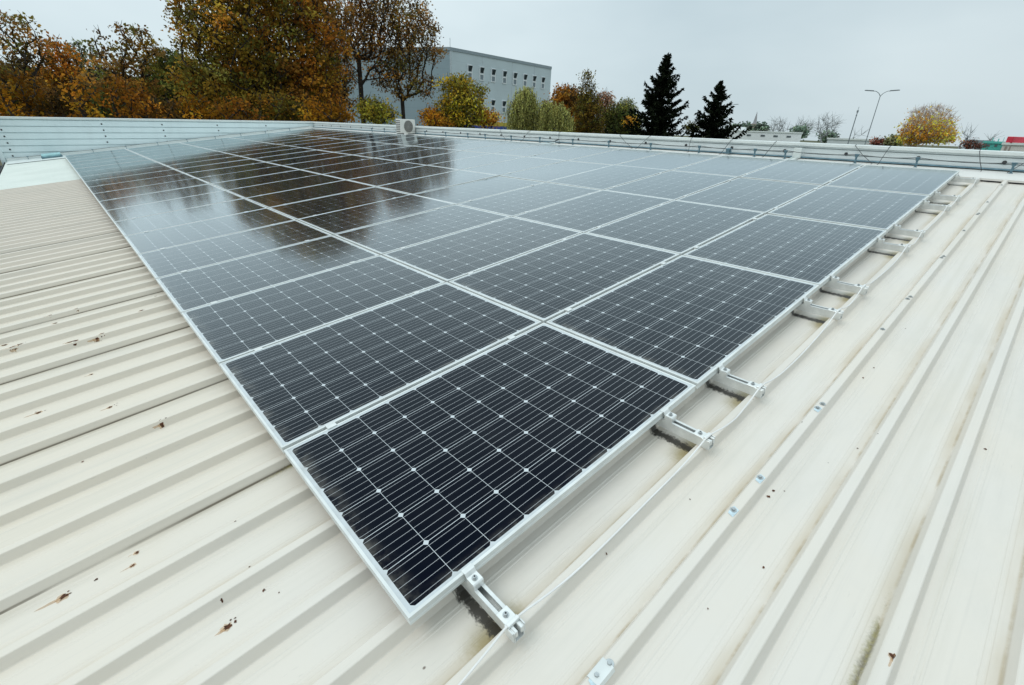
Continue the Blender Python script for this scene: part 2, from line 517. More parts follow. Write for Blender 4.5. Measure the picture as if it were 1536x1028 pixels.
def sheet(name, ya, yb, x0, x1, mat, rib_h=RIB):
    m = MB()
    k0, k1 = math.ceil((ya - A0) / PITCH - 0.3), math.floor((yb - A0) / PITCH + 0.3)
    prof = [(ya, PAN)]
    for k in range(k0, k1 + 1):
        c = A0 + k * PITCH
        pts = []
        for s in (-0.082, -0.066):            # stiffening beads in the pan before the rib
            pts += [(c + s - 0.005, PAN), (c + s - 0.002, PAN + 0.0011), (c + s + 0.002, PAN + 0.0011), (c + s + 0.005, PAN)]
        pts += [(c - 0.036, PAN), (c - 0.033, PAN + 0.003), (c - 0.0180, rib_h - 0.002), (c - 0.0150, rib_h), (c + 0.0150, rib_h), (c + 0.0180, rib_h - 0.002), (c + 0.033, PAN + 0.003), (c + 0.036, PAN)]
        for s in (0.066, 0.082):
            pts += [(c + s - 0.005, PAN), (c + s - 0.002, PAN + 0.0011), (c + s + 0.002, PAN + 0.0011), (c + s + 0.005, PAN)]
        prof += [q for q in pts if ya < q[0] < yb]
    prof.append((yb, PAN))
    n = len(prof)
    xs = [x0 + (x1 - x0) * i / 12 for i in range(13)]
    vs = [(x, q[0], q[1]) for x in xs for q in prof]
    fs = [(i * n + j, (i + 1) * n + j, (i + 1) * n + j + 1, i * n + j + 1) for i in range(12) for j in range(n - 1)]
    m.add(vs, fs)
    me = bpy.data.meshes.new(name)
    me.from_pydata(m.v, [], m.f)
    me.materials.append(mat)
    me.update()
    ob = link(name, me, wh, (0, 0, H0), RROT)
    return ob


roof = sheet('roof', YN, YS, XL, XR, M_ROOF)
roof2 = sheet('roof_sheet', YS + 0.01, YF, XL, XR, M_NEW, PAN + 0.012)
roof2['label'] = 'newer white roof sheets by the blue wall'

# rust pits and their run-off, as they sit on the sheets
SPOTS = [(-0.406, 0.472, 0.011), (-0.382, 0.472, 0.0055), (-0.277, 0.52, 0.0056), (-0.392, 0.567, 0.0038), (-0.803, 1.005, 0.0112), (-0.581, 1.036, 0.0067), (-0.6, 0.979, 0.0066), (-0.708, 1.007, 0.0054), (1.37, -0.51, 0.0062), (1.326, -0.51, 0.0061), (1.003, -0.626, 0.0043), (0.945, -0.993, 0.0078), (-0.642, 3.494, 0.0254), (-0.566, 3.542, 0.0171), (-0.514, 3.453, 0.0101), (-0.473, 3.468, 0.0084), (-0.393, 3.536, 0.0102), (-0.333, 3.549, 0.0128), (-0.965, 3.726, 0.0134), (-0.926, 3.739, 0.009), (-1.031, 3.943, 0.0112), (-0.852, 2.586, 0.0105), (-0.545, 2.331, 0.0097), (-0.359, 1.88, 0.0086), (-0.699, 1.86, 0.0058), (-0.592, 2.883, 0.0074), (-0.862, 4.035, 0.0095), (-0.724, 4.011, 0.0094), (-0.75, 4.254, 0.0079), (-0.582, 4.25, 0.0078), (-0.502, 4.828, 0.0086), (-0.195, 3.744, 0.0089), (-0.055, 4.023, 0.0075), (2.486, -0.521, 0.0058), (2.631, -0.532, 0.0048), (1.832, -0.44, 0.0048), (1.862, -0.667, 0.0038), (1.101, -0.301, 0.0031), (0.665, -0.226, 0.0027), (0.738, -0.567, 0.0027), (2.217, -1.042, 0.0053), (-0.283, 0.656, 0.0031), (-0.26, 0.92, 0.0034), (-0.24, 0.474, 0.0029)]


def on_sheet(y):
    d = abs((y - A0) / PITCH - round((y - A0) / PITCH)) * PITCH
    if d < 0.0150: return RIB
    if d > 0.036: return PAN
    return PAN + (RIB - PAN) * (0.036 - d) / (0.036 - 0.0150)


for (x, y, r) in SPOTS:
    m = MB()
    def fan(cx, cy, rx, ry, mi, dz, n=14, jit=0.35):
        ps = []
        ph = random.uniform(0, 6.28)
        for k in range(n):
            a = 2 * math.pi * k / n + ph
            q = 1 + random.uniform(-jit, jit) * (1.4 if mi == 0 else 1)
            yy = cy + math.sin(a) * ry * q
            ps.append((cx + math.cos(a) * rx * q, yy, on_sheet(yy) + dz))
        m.add([(cx, cy, on_sheet(cy) + dz)] + ps, [(0, 1 + k, 1 + (k + 1) % n) for k in range(n)], mi)
    if r > 0.0065:
        L_ = r * random.uniform(1.0, 3.6)
        fan(x - L_ * .8, y + random.uniform(-.2, .2) * r, L_, r * random.uniform(.35, .6), 1, 0.0010, 20, 0.25)
        fan(x - r * .3, y, r * 1.7, r * 1.35, 1, 0.0013, 18, 0.3)
    fan(x, y, r * 1.05, r * 0.85, 0, 0.0018)
    if r > 0.008:
        for q in range(4):
            fan(x + random.uniform(-1, 2.2) * r * 1.6, y + random.uniform(-1, 1) * r * 1.7, r * 0.3, r * 0.25, 0, 0.0020)
    link('rust_pit', m.mesh('rust_pit', [M_RUST, M_STREAK]), roof)

# facade walls below the roof
lo, hi = rw(XL, 0).x, rw(XR, 0).x
zl, zh = rw(XL, 0, PAN).z, rw(XR, 0, PAN).z
m = MB()
Y0, Y1 = YN + 0.05, YF + 0.10
m.add([(lo + .05, Y0, 0), (hi + .10, Y0, 0), (hi + .10, Y0, zh - .06), (lo + .05, Y0, zl - .06), (lo + .05, Y1, 0), (hi + .10, Y1, 0), (hi + .10, Y1, zh - .06), (lo + .05, Y1, zl - .06)],
      [(0, 1, 2, 3), (5, 4, 7, 6), (1, 5, 6, 2), (4, 0, 3, 7), (3, 2, 6, 7)])
m.build('facade', M_WALL, wh)
# gutter along the low edge
m = MB()
m.prism([(-0.10, 0.0), (-0.10, -0.12), (0.06, -0.12), (0.06, -0.005), (0.052, -0.005), (0.052, -0.112), (-0.092, -0.112), (-0.092, 0.0)], 'y', YN, YF - 0.02)
ob = m.build('gutter', M_DARK, wh)
ob.location = (lo - 0.07, 0, zl + 0.02)

# parapet on the far side: pale blue ribbed sheet standing across the view
TOPL, TOPR = H0 + 1.07, H0 + 1.255
m = MB()
RP = 0.20


def ztop(x):
    return TOPL + (TOPR - TOPL) * (x - lo) / (hi - lo)


zb = zl - 0.1
rows = []
z = 0.055
prof = [(0.0, 0.0)]
while z < 1.75:                                  # (depth out of the wall, distance below the coping)
    prof += [(0.0, z), (-0.045, z + 0.002), (-0.045, z + 0.020), (0.004, z + 0.028), (0.0, z + 0.045)]
    z += RP
prof.append((0.0, 1.75))
n = len(prof)
for xx in (lo - 0.05, hi + 0.1):
    for (dpt, zz) in prof:
        rows.append((xx, YF - dpt, ztop(xx) - zz))
m.add(rows, [(i, i + 1, n + i + 1, n + i) for i in range(n - 1)])
m.add([(lo - 0.05, YF + 0.12, 5.0), (hi + 0.1, YF + 0.12, 5.0), (hi + 0.1, YF + 0.12, ztop(hi)), (lo - 0.05, YF + 0.12, ztop(lo))], [(0, 1, 2, 3)])
m.add([(lo - 0.05, YF, 6.6), (lo - 0.05, YF + .12, 6.6), (lo - 0.05, YF + .12, ztop(lo)), (lo - 0.05, YF, ztop(lo))], [(0, 1, 2, 3)])
par = m.build('parapet', M_PARA, wh)
par['label'] = 'pale blue ribbed parapet wall'
m = MB()
m.add([(lo - .07, YF - .03, ztop(lo) - .045), (hi + .12, YF - .03, ztop(hi) - .045), (hi + .12, YF - .03, ztop(hi) + .012), (lo - .07, YF - .03, ztop(lo) + .012),
       (lo - .07, YF + .15, ztop(lo) - .045), (hi + .12, YF + .15, ztop(hi) - .045), (hi + .12, YF + .15, ztop(hi) + .02), (lo - .07, YF + .15, ztop(lo) + .02)],
      [(0, 1, 2, 3), (3, 2, 6, 7), (4, 7, 6, 5), (0, 3, 7, 4), (1, 5, 6, 2), (0, 4, 5, 1)])
m.build('coping', M_CAP, par)
scr = MB()
scr.tube([(0, -0.012, 0), (0, 0.004, 0)], [0.022, 0.026], 8)
SCREW = scr.mesh('screw', M_DARK, True)
for xx in (-1.30, 1.33, 3.17, 5.06, 6.95):
    for r in range(8):
        zz = ztop(xx) - 0.055 - RP * (r + 0.62) + 0.0
        if zz > rw(xx, 0, PAN).z + 0.06:
            link('screw', SCREW, par, (xx + 0.01 * r + random.uniform(-.01, .01), YF - 0.004, zz))
# side upright at the low end of that wall
m = MB()
m.box(lo - 0.09, lo + 0.02, YF - 0.05, YF - 0.032, zl - 0.1, zl + 0.42)
m.build('corner_trim', M_PARA, wh)

# parapet along the high edge: grey ribbed sheet
XP = rw(XR, 0).x + 0.04
m = MB()
prof = [(0.0, TOPR - 0.0)]
z = TOPR - 0.060
for i in range(8):
    prof += [(0.0, z), (-0.030, z - 0.001), (-0.030, z - 0.008), (0.002, z - 0.012), (0.0, z - 0.02)]
    z -= 0.080
prof.append((0.0, TOPR - 0.75))
n = len(prof)
rows = [(XP - q[0], yy, q[1]) for yy in (YN, YF - 0.01) for q in prof]
m.add(rows, [(i, i + 1, n + i + 1, n + i) for i in range(n - 1)])
m.add([(XP + .12, YN, 6.5), (XP + .12, YF, 6.5), (XP + .12, YF, TOPR), (XP + .12, YN, TOPR)], [(0, 1, 2, 3)])
par2 = m.build('parapet', M_PARA2, wh)
par2['label'] = 'low grey ribbed parapet along the high edge'
m = MB()
m.prism([(XP - .035, TOPR - .035), (XP - .035, TOPR + .006), (XP + .16, TOPR + .016), (XP + .16, TOPR - .035)], 'y', YN, YF - 0.02)
m.build('coping', M_CAP, par2)
for yy in np.arange(-2.2, 22.0, 0.93):
    link('screw', SCREW, par2, (XP - 0.002, yy, TOPR - 0.125), (0, 0, -math.pi / 2))
# blue-filmed angle at the foot of the parapet and the cream flashing below it
zs = rw(XR, 0, RIB).z
m = MB()
m.prism([(XP - .050, zs + .016), (XP - .022, zs + .034), (XP - .004, zs + .034), (XP - .004, zs + .016)], 'y', YN, YF - 0.05)
ob = m.build('foot_angle', M_BLUE, par2)
ob['label'] = 'dark blue angle along the foot of the grey parapet'
m = MB()
m.add([(8.42, YN, RIB + .004), (9.02, YN, RIB + .004), (9.02, YF, RIB + .004), (8.42, YF, RIB + .004), (8.42, YN, RIB - .020), (8.42, YF, RIB - .020),
       (8.72, YN, RIB + .012), (8.72, YF, RIB + .012)],
      [(0, 6, 7, 3), (6, 1, 2, 7), (4, 0, 3, 5)])
link('flashing', m.mesh('flashing', M_FLASH), wh, (0, 0, H0), RROT)['label'] = 'cream flashing strip below the grey parapet'
m = MB()                                                            # dark foam fillers under the flashing
for k in range(int((YN - A0) / PITCH) + 1, int((YF - A0) / PITCH)):
    c = A0 + k * PITCH
    m.box(8.44, 8.47, c + 0.040, c + PITCH - 0.040, PAN + 0.001, RIB - 0.022)
link('closure_strip', m.mesh('closure_strip', M_DARK), wh, (0, 0, H0), RROT)
m = MB()                                                            # flashing at the far end of the array, against the blue wall
m.add([(XL + .05, 21.75, PAN + .020), (9.0, 21.75, PAN + .020), (9.0, 22.96, PAN + .035), (XL + .05, 22.96, PAN + .035), (XL + .05, 22.96, PAN + .12), (9.0, 22.96, PAN + .12)],
      [(0, 1, 2, 3), (3, 2, 5, 4)])
link('flashing', m.mesh('flashing', M_CAP), wh, (0, 0, H0), RROT)['label'] = 'white flashing strip below the blue parapet'
# screws with peeling film left on the rib beside the array
sb = MB()
sb.tube([(0, 0, 0), (0, 0, 0.002)], 0.013, 12, 0)
sb.tube([(0, 0, 0.002), (0, 0, 0.008)], [0.0075, 0.0065], 6, 0)
RSCREW = sb.mesh('roof_screw', M_ZINC)
fb = MB()
fb.add([(-.034, -.012, .0008), (.012, -.0145, .0008), (.020, .008, .0008), (.002, .0135, .0008), (-.026, .010, .0008)], [(0, 1, 2, 3, 4)])
FILM = fb.mesh('film_patch', M_FILM)
RC = A0 - PITCH
for (x, two) in ((1.13, 0), (0.32, 1), (1.36, 0), (1.99, 1), (3.07, 0), (3.66, 1), (4.72, 1), (5.67, 0), (6.38, 1), (7.01, 0), (8.06, 0)):
    s = link('roof_screw', RSCREW, roof, (x, RC + 0.002, RIB + 0.001))
    if x < 2.1:
        link('film_patch', FILM, s, (0, -0.002, 0))
    if two:
        link('roof_screw', RSCREW, roof, (x + 0.05, RC - 0.004, RIB + 0.001))
m = MB()                                                             # little saddle washer under the nearest screws
m.prism([(-.024, -.012), (-.019, .003), (.019, .003), (.024, -.012), (.022, -.012), (.017, .001), (-.017, .001), (-.022, -.012)], 'x', -0.035, 0.035)
link('saddle_washer', m.mesh('saddle_washer', M_FRAME), roof, (0.335, RC, RIB + 0.0005))

# ------------------------------------------------------------------ solar panels: 20 rows of 5
FT = 0.035
m = MB()
LIP = 0.0105
m.add([(0, 0, 0), (PW, 0, 0), (PW, PL, 0), (0, PL, 0), (LIP, LIP, 0), (PW - LIP, LIP, 0), (PW - LIP, PL - LIP, 0), (LIP, PL - LIP, 0)],
      [(0, 1, 5, 4), (1, 2, 6, 5), (2, 3, 7, 6), (3, 0, 4, 7)])
a = LIP
m.add([(a, a, 0), (PW - a, a, 0), (PW - a, PL - a, 0), (a, PL - a, 0), (a, a, -.004), (PW - a, a, -.004), (PW - a, PL - a, -.004), (a, PL - a, -.004)],
      [(0, 1, 5, 4), (1, 2, 6, 5), (2, 3, 7, 6), (3, 0, 4, 7)])
zz = [0, -.011, -.013, -.023, -.025, -FT]            # groove round the outside of the frame
ins = [0, 0, .0015, .0015, 0, 0]
vv, ff = [], []
for z, i_ in zip(zz, ins):
    vv += [(i_, i_, z), (PW - i_, i_, z), (PW - i_, PL - i_, z), (i_, PL - i_, z)]
for q in range(len(zz) - 1):
    for k in range(4):
        ff.append((q * 4 + k, q * 4 + (k + 1) % 4, q * 4 + 4 + (k + 1) % 4, q * 4 + 4 + k))
m.add(vv, ff)
b = 0.03
m.add([(0, 0, -FT), (PW, 0, -FT), (PW, PL, -FT), (0, PL, -FT), (b, b, -FT), (PW - b, b, -FT), (PW - b, PL - b, -FT), (b, PL - b, -FT)],
      [(0, 4, 5, 1), (1, 5, 6, 2), (2, 6, 7, 3), (3, 7, 4, 0)])
ME_FRAME = m.mesh('frame', M_FRAME)
me = bpy.data.meshes.new('glass')
a = LIP - 0.002
me.from_pydata([(a, a, -.0018), (PW - a, a, -.0018), (PW - a, PL - a, -.0018), (a, PL - a, -.0018)], [], [(0, 1, 2, 3)])
uvl = me.uv_layers.new(name='UVMap')
for li, c in enumerate([(a, a), (PW - a, a), (PW - a, PL - a), (a, PL - a)]):
    uvl.data[li].uv = c
me.materials.append(M_PV)
ME_GLASS = me
m = MB()
m.quad((b, b, -.006), (b, PL - b, -.006), (PW - b, PL - b, -.006), (PW - b, b, -.006))
ME_BACK = m.mesh('backsheet', plain('backsheet_grey', (0.16, 0.16, 0.16), 0.6))
COLN = ['lowest column along the left edge', 'second column from the left edge', 'middle column', 'fourth column from the left edge', 'highest column by the low parapet']
for v in range(20):
    for u in range(5):
        p = empty('solar_panel', rw(u * PX + GAP / 2, v * PY + GAP / 2 - 0.01, random.uniform(-.0015, .0015)),
                  (random.gauss(0, .0016), -SL + random.gauss(0, .0016), random.gauss(0, .0006)))
        if v == 0: lab = 'black framed solar panel in the front row, ' + COLN[u]
        elif v == 19: lab = 'framed solar panel in the farthest row, ' + COLN[u]
        else: lab = 'framed solar panel in the ' + nth(v) + ' row from the front, ' + COLN[u]
        tag(p, lab, 'solar panel', 'solar panels of the roof array')
        link('frame', ME_FRAME, p)
        link('glass', ME_GLASS, p)
        link('backsheet', ME_BACK, p)

# ------------------------------------------------------------------ mounting rails, clamps, earthing rod
RW_, RT = 0.040, -FT - 0.002
prof = [(-.020, RIB + .001), (-.020, RT), (-.0085, RT), (-.0085, RT - .004), (-.0165, RT - .004), (-.0165, RIB + .004), (.0165, RIB + .004), (.0165, RT - .004),
        (.0085, RT - .004), (.0085, RT), (.020, RT), (.020, RIB + .001)]
YE = -0.235
YEND = 20 * PY + 0.12
m = MB()
m.prism(prof, 'y', YE, YEND)
ME_RAIL = m.mesh('channel', M_ALU)
m = MB()                                       # Z-shaped end clamp gripping the frame lip
m.prism([(-.052, RT), (-.052, -.012), (-.046, -.006), (-.016, -.006), (-.010, .0035), (.012, .0035), (.012, .0005), (-.0065, .0005), (-.009, -.006), (-.009, RT)], 'z', 0, 1)
# profile is (y, z): rebuild along x
m = MB()
m.prism([(-.050, RT), (-.050, -.014), (-.046, -.010), (-.014, -.010), (-.006, .0035), (.013, .0035), (.013, .0005), (-.004, .0005), (-.011, -.014), (-.011, RT)], 'x', -.020, .020)
ME_ECL = m.mesh('end_clamp', M_ALU)
m = MB()
m.tube([(0, 0, 0), (0, 0, .002)], .0105, 14)
m.tube([(0, 0, .002), (0, 0, .010)], .0065, 12)
m.tube([(0, 0, .0101), (0, 0, .0103)], .0035, 6, 1)
ME_BOLT = m.mesh('bolt', [M_ZINC, M_DARK])
m = MB()
m.prism([(-.021, .0005), (-.021, .0035), (.021, .0035), (.021, .0005), (.0085, .0005), (.0085, -.012), (-.0085, -.012), (-.0085, .0005)], 'x', -.022, .022)
ME_MCL = m.mesh('mid_clamp', M_ALU)
m = MB()                                       # two-plate clamp holding the rod across the rail end
m.box(-.022, .022, -.018, .030, RT + .0005, RT + .0045)
m.box(-.022, .022, -.030, -.018, RT + .0005, RT + .0135)
m.box(-.016, -.006, -.052, -.030, RT - .022, RT + .0035)
m.box(.006, .016, -.052, -.030, RT - .022, RT + .0035)
m.box(-.026, -.021, -.050, -.012, RT - .036, RT + .004)
m.box(.021, .026, -.050, -.012, RT - .036, RT + .004)
ME_RCL = m.mesh('rod_clamp', M_ALU, False, 0.0012)
RAILX = []
for u in range(5):
    RAILX += [u * PX + 0.235, u * PX + 1.385]
for i, x in enumerate(RAILX):
    r = empty('mounting_rail', rw(x, 0, 0), RROT)
    tag(r, 'slotted aluminium rail under the panels, its bare end ' + (nth(i) + ' from the front corner' if i < 9 else 'farthest, beside the high flashing'), 'mounting rail', 'rails carrying the panels')
    link('channel', ME_RAIL, r)
    e = link('end_clamp', ME_ECL, r)
    link('bolt', ME_BOLT, e, (0, -.030, -.010))
    q = link('rod_clamp', ME_RCL, r, (0, -0.185, 0))
    link('bolt', ME_BOLT, q, (0, .008, RT + .0045))
    for v in range(1, 20):
        link('mid_clamp', ME_MCL, r, (0, v * PY - 0.01, 0))
pts = []
YR = -0.214
for i in range(-30, 176):
    x = i * 0.05
    dmin = min(abs(x - q) for q in RAILX)
    z = RIB + 0.0045 + (RT + 0.0105 - RIB - 0.0045) * max(0, 1 - max(0, dmin - 0.03) / 0.30) ** 2
    pts.append((x, YR + 0.006 * math.sin(x * 2.3) + 0.003 * math.sin(x * 7.1), z))
m = MB()
m.tube(pts, 0.0036, 8)
tag(link('earthing_rod', m.mesh('earthing_rod', plain('bright_aluminium', (0.80, 0.79, 0.77), 0.45, 0.1, 0.05)), None, (0, 0, H0), RROT),
    'thin bright aluminium earthing rod running past the rail ends up the roof', 'earthing rod')

# ------------------------------------------------------------------ wire holders along both parapets
m = MB()
m.box(-.030, .030, -.022, .022, 0, .006)
m.box(-.008, .008, -.012, .012, .006, .105)
m.box(-.020, .020, -.020, .020, .095, .122)
m.tube([(0, -.03, .128), (0, .03, .128)], .010, 8)
ME_POST = m.mesh('wire_holder', M_BLUE, False, 0.001)
POSTS = [17.03, 16.08, 15.23, 13.42, 12.27, 11.16, 10.36, 9.27, 8.2, 7.11, 6.06, 4.99, 3.92, 2.87, 2.36, 1.32, 0.56, -0.45]
POSTS = POSTS[::-1]
for i, y in enumerate(POSTS):
    o_ = link('wire_holder', ME_POST, None, rw(8.90, y, RIB + .005), RROT)
    tag(o_, 'short dark blue wire holder before the low grey parapet, ' + nth(i) + ' from its near end', 'wire holder', 'wire holders by the grey parapet')
m = MB()
m.box(-.022, .022, -.03, .03, 0, .006)
m.box(-.006, .006, -.008, .008, .006, .085)
m.box(-.030, .030, -.010, .010, .078, .094)
ME_CLIP = m.mesh('wire_clip', M_BLUE, False, 0.001)
CL = [-0.91, 0.86, 1.85, 2.86, 3.86, 4.88, 5.86, 6.86, 7.9]
for i, x in enumerate(CL):
    o_ = link('wire_clip', ME_CLIP, None, rw(x, 22.80, PAN + .033), RROT)
    tag(o_, 'small dark wire clip on white flashing by the blue wall, ' + nth(i) + ' from its low end', 'wire clip', 'wire clips by the blue wall')
pts = []
for a, b in zip(POSTS[:-1], POSTS[1:]):
    for k in range(6):
        s = k / 6
        pts.append((8.90, a + (b - a) * s, RIB + .136 - 0.028 * 4 * s * (1 - s) * min(1, (b - a))))
pts.append((8.90, POSTS[-1], RIB + .136))
m = MB()
m.tube([(8.86, -4.0, RIB + .136)] + pts + [(8.90, 22.4, RIB + .136)], .005, 6)
tag(link('lightning_wire', m.mesh('lightning_wire', M_WIRE), None, (0, 0, H0), RROT), 'dark lightning wire strung on holders along the low grey parapet', 'wire')
m = MB()
m.tube([(x, 22.80, PAN + .128 - (0.02 if i % 2 else 0)) for i, x in enumerate([-1.3, -.91, 0, .86, 1.4, 1.85, 2.4, 2.86, 3.4, 3.86, 4.4, 4.88, 5.4, 5.86, 6.4, 6.86, 7.4, 7.9, 8.8])], .005, 6)
tag(link('lightning_wire', m.mesh('lightning_wire', M_WIRE), None, (0, 0, H0), RROT), 'dark lightning wire clipped along the foot of the blue wall', 'wire')
# loose stay wires leaning over the grey parapet
STAY = [(1.42, 1.10), (0.97, 1.02), (-0.05, -0.16), (-0.62, -0.42), (9.9, 9.5), (8.75, 8.9), (7.7, 7.55), (5.9, 5.45), (5.15, 5.35), (4.2, 4.15), (3.4, 3.5), (2.62, 2.72)]
STAY.sort()
for i, (a, b) in enumerate(STAY):
    top = Vector((XP - .045, a, TOPR + .004))
    bot = rw(8.93, b, RIB + .014)
    mid = (top + bot) / 2 + Vector((-.02, 0, -.012))
    m = MB()
    m.tube([top + Vector((.06, 0, .014)), top, mid, bot, bot + Vector((-.06, 0, -.005))], .0042, 6)
    o_ = m.build('stay_wire', M_WIRE)
    tag(o_, 'thin dark stay wire slanting over the low grey parapet, ' + nth(i) + ' from its near end', 'wire', 'stay wires over the grey parapet')
# cable tray from the array to the parapet, and two small boxes
m = MB()
m.box(0, 0.64, -.045, .045, 0, .004)
m.box(0, 0.64, -.045, -.041, .004, .028)
m.box(0, 0.64, .041, .045, .004, .028)
m.box(0.60, 0.64, -.06, .06, .004, .16)
tag(link('cable_tray', m.mesh('cable_tray', M_CAP, False, .001), None, rw(8.36, 2.16, RIB + .016), (0, -SL, math.radians(4))), 'short pale cable tray climbing from the last column of panels to the parapet', 'cable tray')
m = MB()
m.box(0, 0.50, -.05, .05, 0, .004)
m.box(0, 0.50, -.05, -.045, .004, .03)
m.box(0, 0.50, .045, .05, .004, .03)
m.tube([(.3, 0, .02), (.5, 0, .03), (.58, -.1, .08)], .012, 8, 1)
tag(link('cable_tray', m.mesh('cable_tray', [M_PARA, M_DARK], False, 0), None, rw(8.45, 7.85, RIB + .016), (0, -SL, math.radians(-12))), 'blue-grey cable tray with a black cable near the middle of the grey parapet', 'cable tray')
bx = empty('flashing_box', rw(-0.30, 22.55, PAN + .03), RROT)
tag(bx, 'pale turquoise metal box on the roof at the foot of the blue wall', 'metal box')
m = MB()
m.prism([(-.22, 0), (-.22, .10), (.16, .13), (.22, .10), (.22, 0)], 'x', -0.25, 0.25)
m.build('body', plain('turquoise_sheet', (0.36, 0.60, 0.62), 0.45), bx, bevel=.004)
m = MB()
m.box(-.28, .28, -.25, -.222, .02, .045)
m.box(-.27, -.24, -.27, -.251, -.02, .08)
m.box(.24, .27, -.27, -.251, -.02, .08)
m.build('bracket', M_BLUE, bx)
m = MB()
m.box(-.045, .045, -.03, .03, 0, .075)
m.box(-.055, .055, -.04, .04, .075, .085)
m.box(-.02, .02, -.05, -.03, .02, .05)
tag(link('junction_box', m.mesh('junction_box', M_BLUE, False, .002), None, rw(8.93, 3.36, RIB + .03), RROT), 'small dark blue junction box on the flashing before the low grey parapet', 'junction box')

# ------------------------------------------------------------------ outdoor air-conditioning unit on the flashing
ac = empty('air_conditioner', rw(8.74, 14.35, RIB + .012), (0, 0, math.radians(6)))
ac.scale = (.84, .84, .84)
tag(ac, 'white outdoor air conditioner standing in front of the low grey parapet', 'air conditioner')
M_ACW = plain('white_enamel', (0.74, 0.73, 0.68), 0.45, 0, 0.05, 4)
m = MB()
m.box(-.36, .36, -.15, .15, .045, .56)
m.build('casing', M_ACW, ac, bevel=.012)
m = MB()
m.box(-.30, -.22, -.17, .17, 0, .044)
m.box(.22, .30, -.17, .17, 0, .044)
m.build('foot', M_DARK, ac)
m = MB()
R0 = .215
m.add([(.02 + R0 * math.cos(2 * math.pi * k / 32), -.152, .30 + R0 * math.sin(2 * math.pi * k / 32)) for k in range(32)], [tuple(range(32))])
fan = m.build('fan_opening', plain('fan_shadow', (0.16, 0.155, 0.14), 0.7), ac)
m = MB()
for rr in np.linspace(.03, R0, 9):
    m.tube([(.02 + rr * math.cos(2 * math.pi * k / 28), -.160, .30 + rr * math.sin(2 * math.pi * k / 28)) for k in range(29)], .0035, 5, 0, False)
for k in range(8):
    a = math.pi * k / 8
    m.tube([(.02 - R0 * math.cos(a), -.157, .30 - R0 * math.sin(a)), (.02 + R0 * math.cos(a), -.157, .30 + R0 * math.sin(a))], .003, 5)
m.build('grille', plain('grille_grey', (0.38, 0.37, 0.34), 0.5), fan)
m = MB()
for r_ in range(7):
    for c_ in range(3):
        m.box(-.3625, -.358, -.12 + c_ * .085, -.055 + c_ * .085, .09 + r_ * .065, .125 + r_ * .065)
m.build('side_vent', M_DARK, ac)
m = MB()
m.tube([(.30, .10, .12), (.40, .12, .12), (.42, .12, .02)], .018, 8)
m.build('pipe', M_DARK, ac)

# ------------------------------------------------------------------ trees
def leaf_material(name, trans=0.35):
    t = NT(name)
    at_ = t.n('ShaderNodeAttribute', attribute_name='tint')
    t.out(at_.outputs['Color'], 0.75)
    t.b.inputs['Specular IOR Level'].default_value = 0.0
    tr = t.n('ShaderNodeBsdfTranslucent')
    t.t.links.new(at_.outputs['Color'], tr.inputs['Color'])
    mixs = t.n('ShaderNodeMixShader')
    mixs.inputs[0].default_value = trans
    t.t.links.new(t.b.outputs[0], mixs.inputs[1])
    t.t.links.new(tr.outputs[0], mixs.inputs[2])
    t.t.links.new(mixs.outputs[0], t.t.nodes['Material Output'].inputs['Surface'])
    return t.mat


M_LEAF = leaf_material('autumn_leaves')
M_NEEDLE = leaf_material('needles', 0.05)
M_BARK = plain('bark', (0.036, 0.027, 0.019), 0.9, 0, 0.3, 3)
M_BARKP = plain('pale_bark', (0.52, 0.44, 0.40), 0.9, 0, 0.2, 3)
M_BARKG = plain('grey_twigs', (0.32, 0.33, 0.33), 0.9, 0, 0.15, 3)


def np_mesh(name, verts, faces4, mat, tint=None):
    me = bpy.data.meshes.new(name)
    nv, nf = len(verts), len(faces4)
    k = faces4.shape[1]
    me.vertices.add(nv)
    me.vertices.foreach_set('co', np.ascontiguousarray(verts, dtype=np.float32).ravel())
    me.loops.add(nf * k)
    me.loops.foreach_set('vertex_index', faces4.astype(np.int32).ravel())
    me.polygons.add(nf)
    me.polygons.foreach_set('loop_start', np.arange(0, nf * k, k, dtype=np.int32))
    me.polygons.foreach_set('loop_total', np.full(nf, k, dtype=np.int32))
    me.materials.append(mat)
    if tint is not None:
        ca = me.color_attributes.new('tint', 'FLOAT_COLOR', 'CORNER')
        c = np.ones((nf, k, 4), np.float32)
        c[:, :, :3] = tint[:, None, :]
        ca.data.foreach_set('color', c.ravel())
    me.update(calc_edges=True)
    return me


def unit(v):
    return v / np.maximum(np.linalg.norm(v, axis=-1, keepdims=True), 1e-9)


def segs_mesh(name, a, b, ra, rb, mat, n=4):
    """tapered tubes, one per segment"""
    d = unit(b - a)
    h = np.where(np.abs(d[:, 2:3]) < 0.9, np.array([[0, 0, 1.0]]), np.array([[1.0, 0, 0]]))
    s = unit(np.cross(d, h))
    t2 = np.cross(d, s)
    ang = np.arange(n) * 2 * np.pi / n
    ring = s[:, None, :] * np.cos(ang)[None, :, None] + t2[:, None, :] * np.sin(ang)[None, :, None]
    v = np.concatenate([a[:, None, :] + ring * ra[:, None, None], b[:, None, :] + ring * rb[:, None, None]], 1).reshape(-1, 3)
    base = (np.arange(len(a)) * 2 * n)[:, None, None]
    k = np.arange(n)
    f = np.stack([k, (k + 1) % n, n + (k + 1) % n, n + k], 1)[None]
    return np_mesh(name, v, (base + f).reshape(-1, 4), mat)


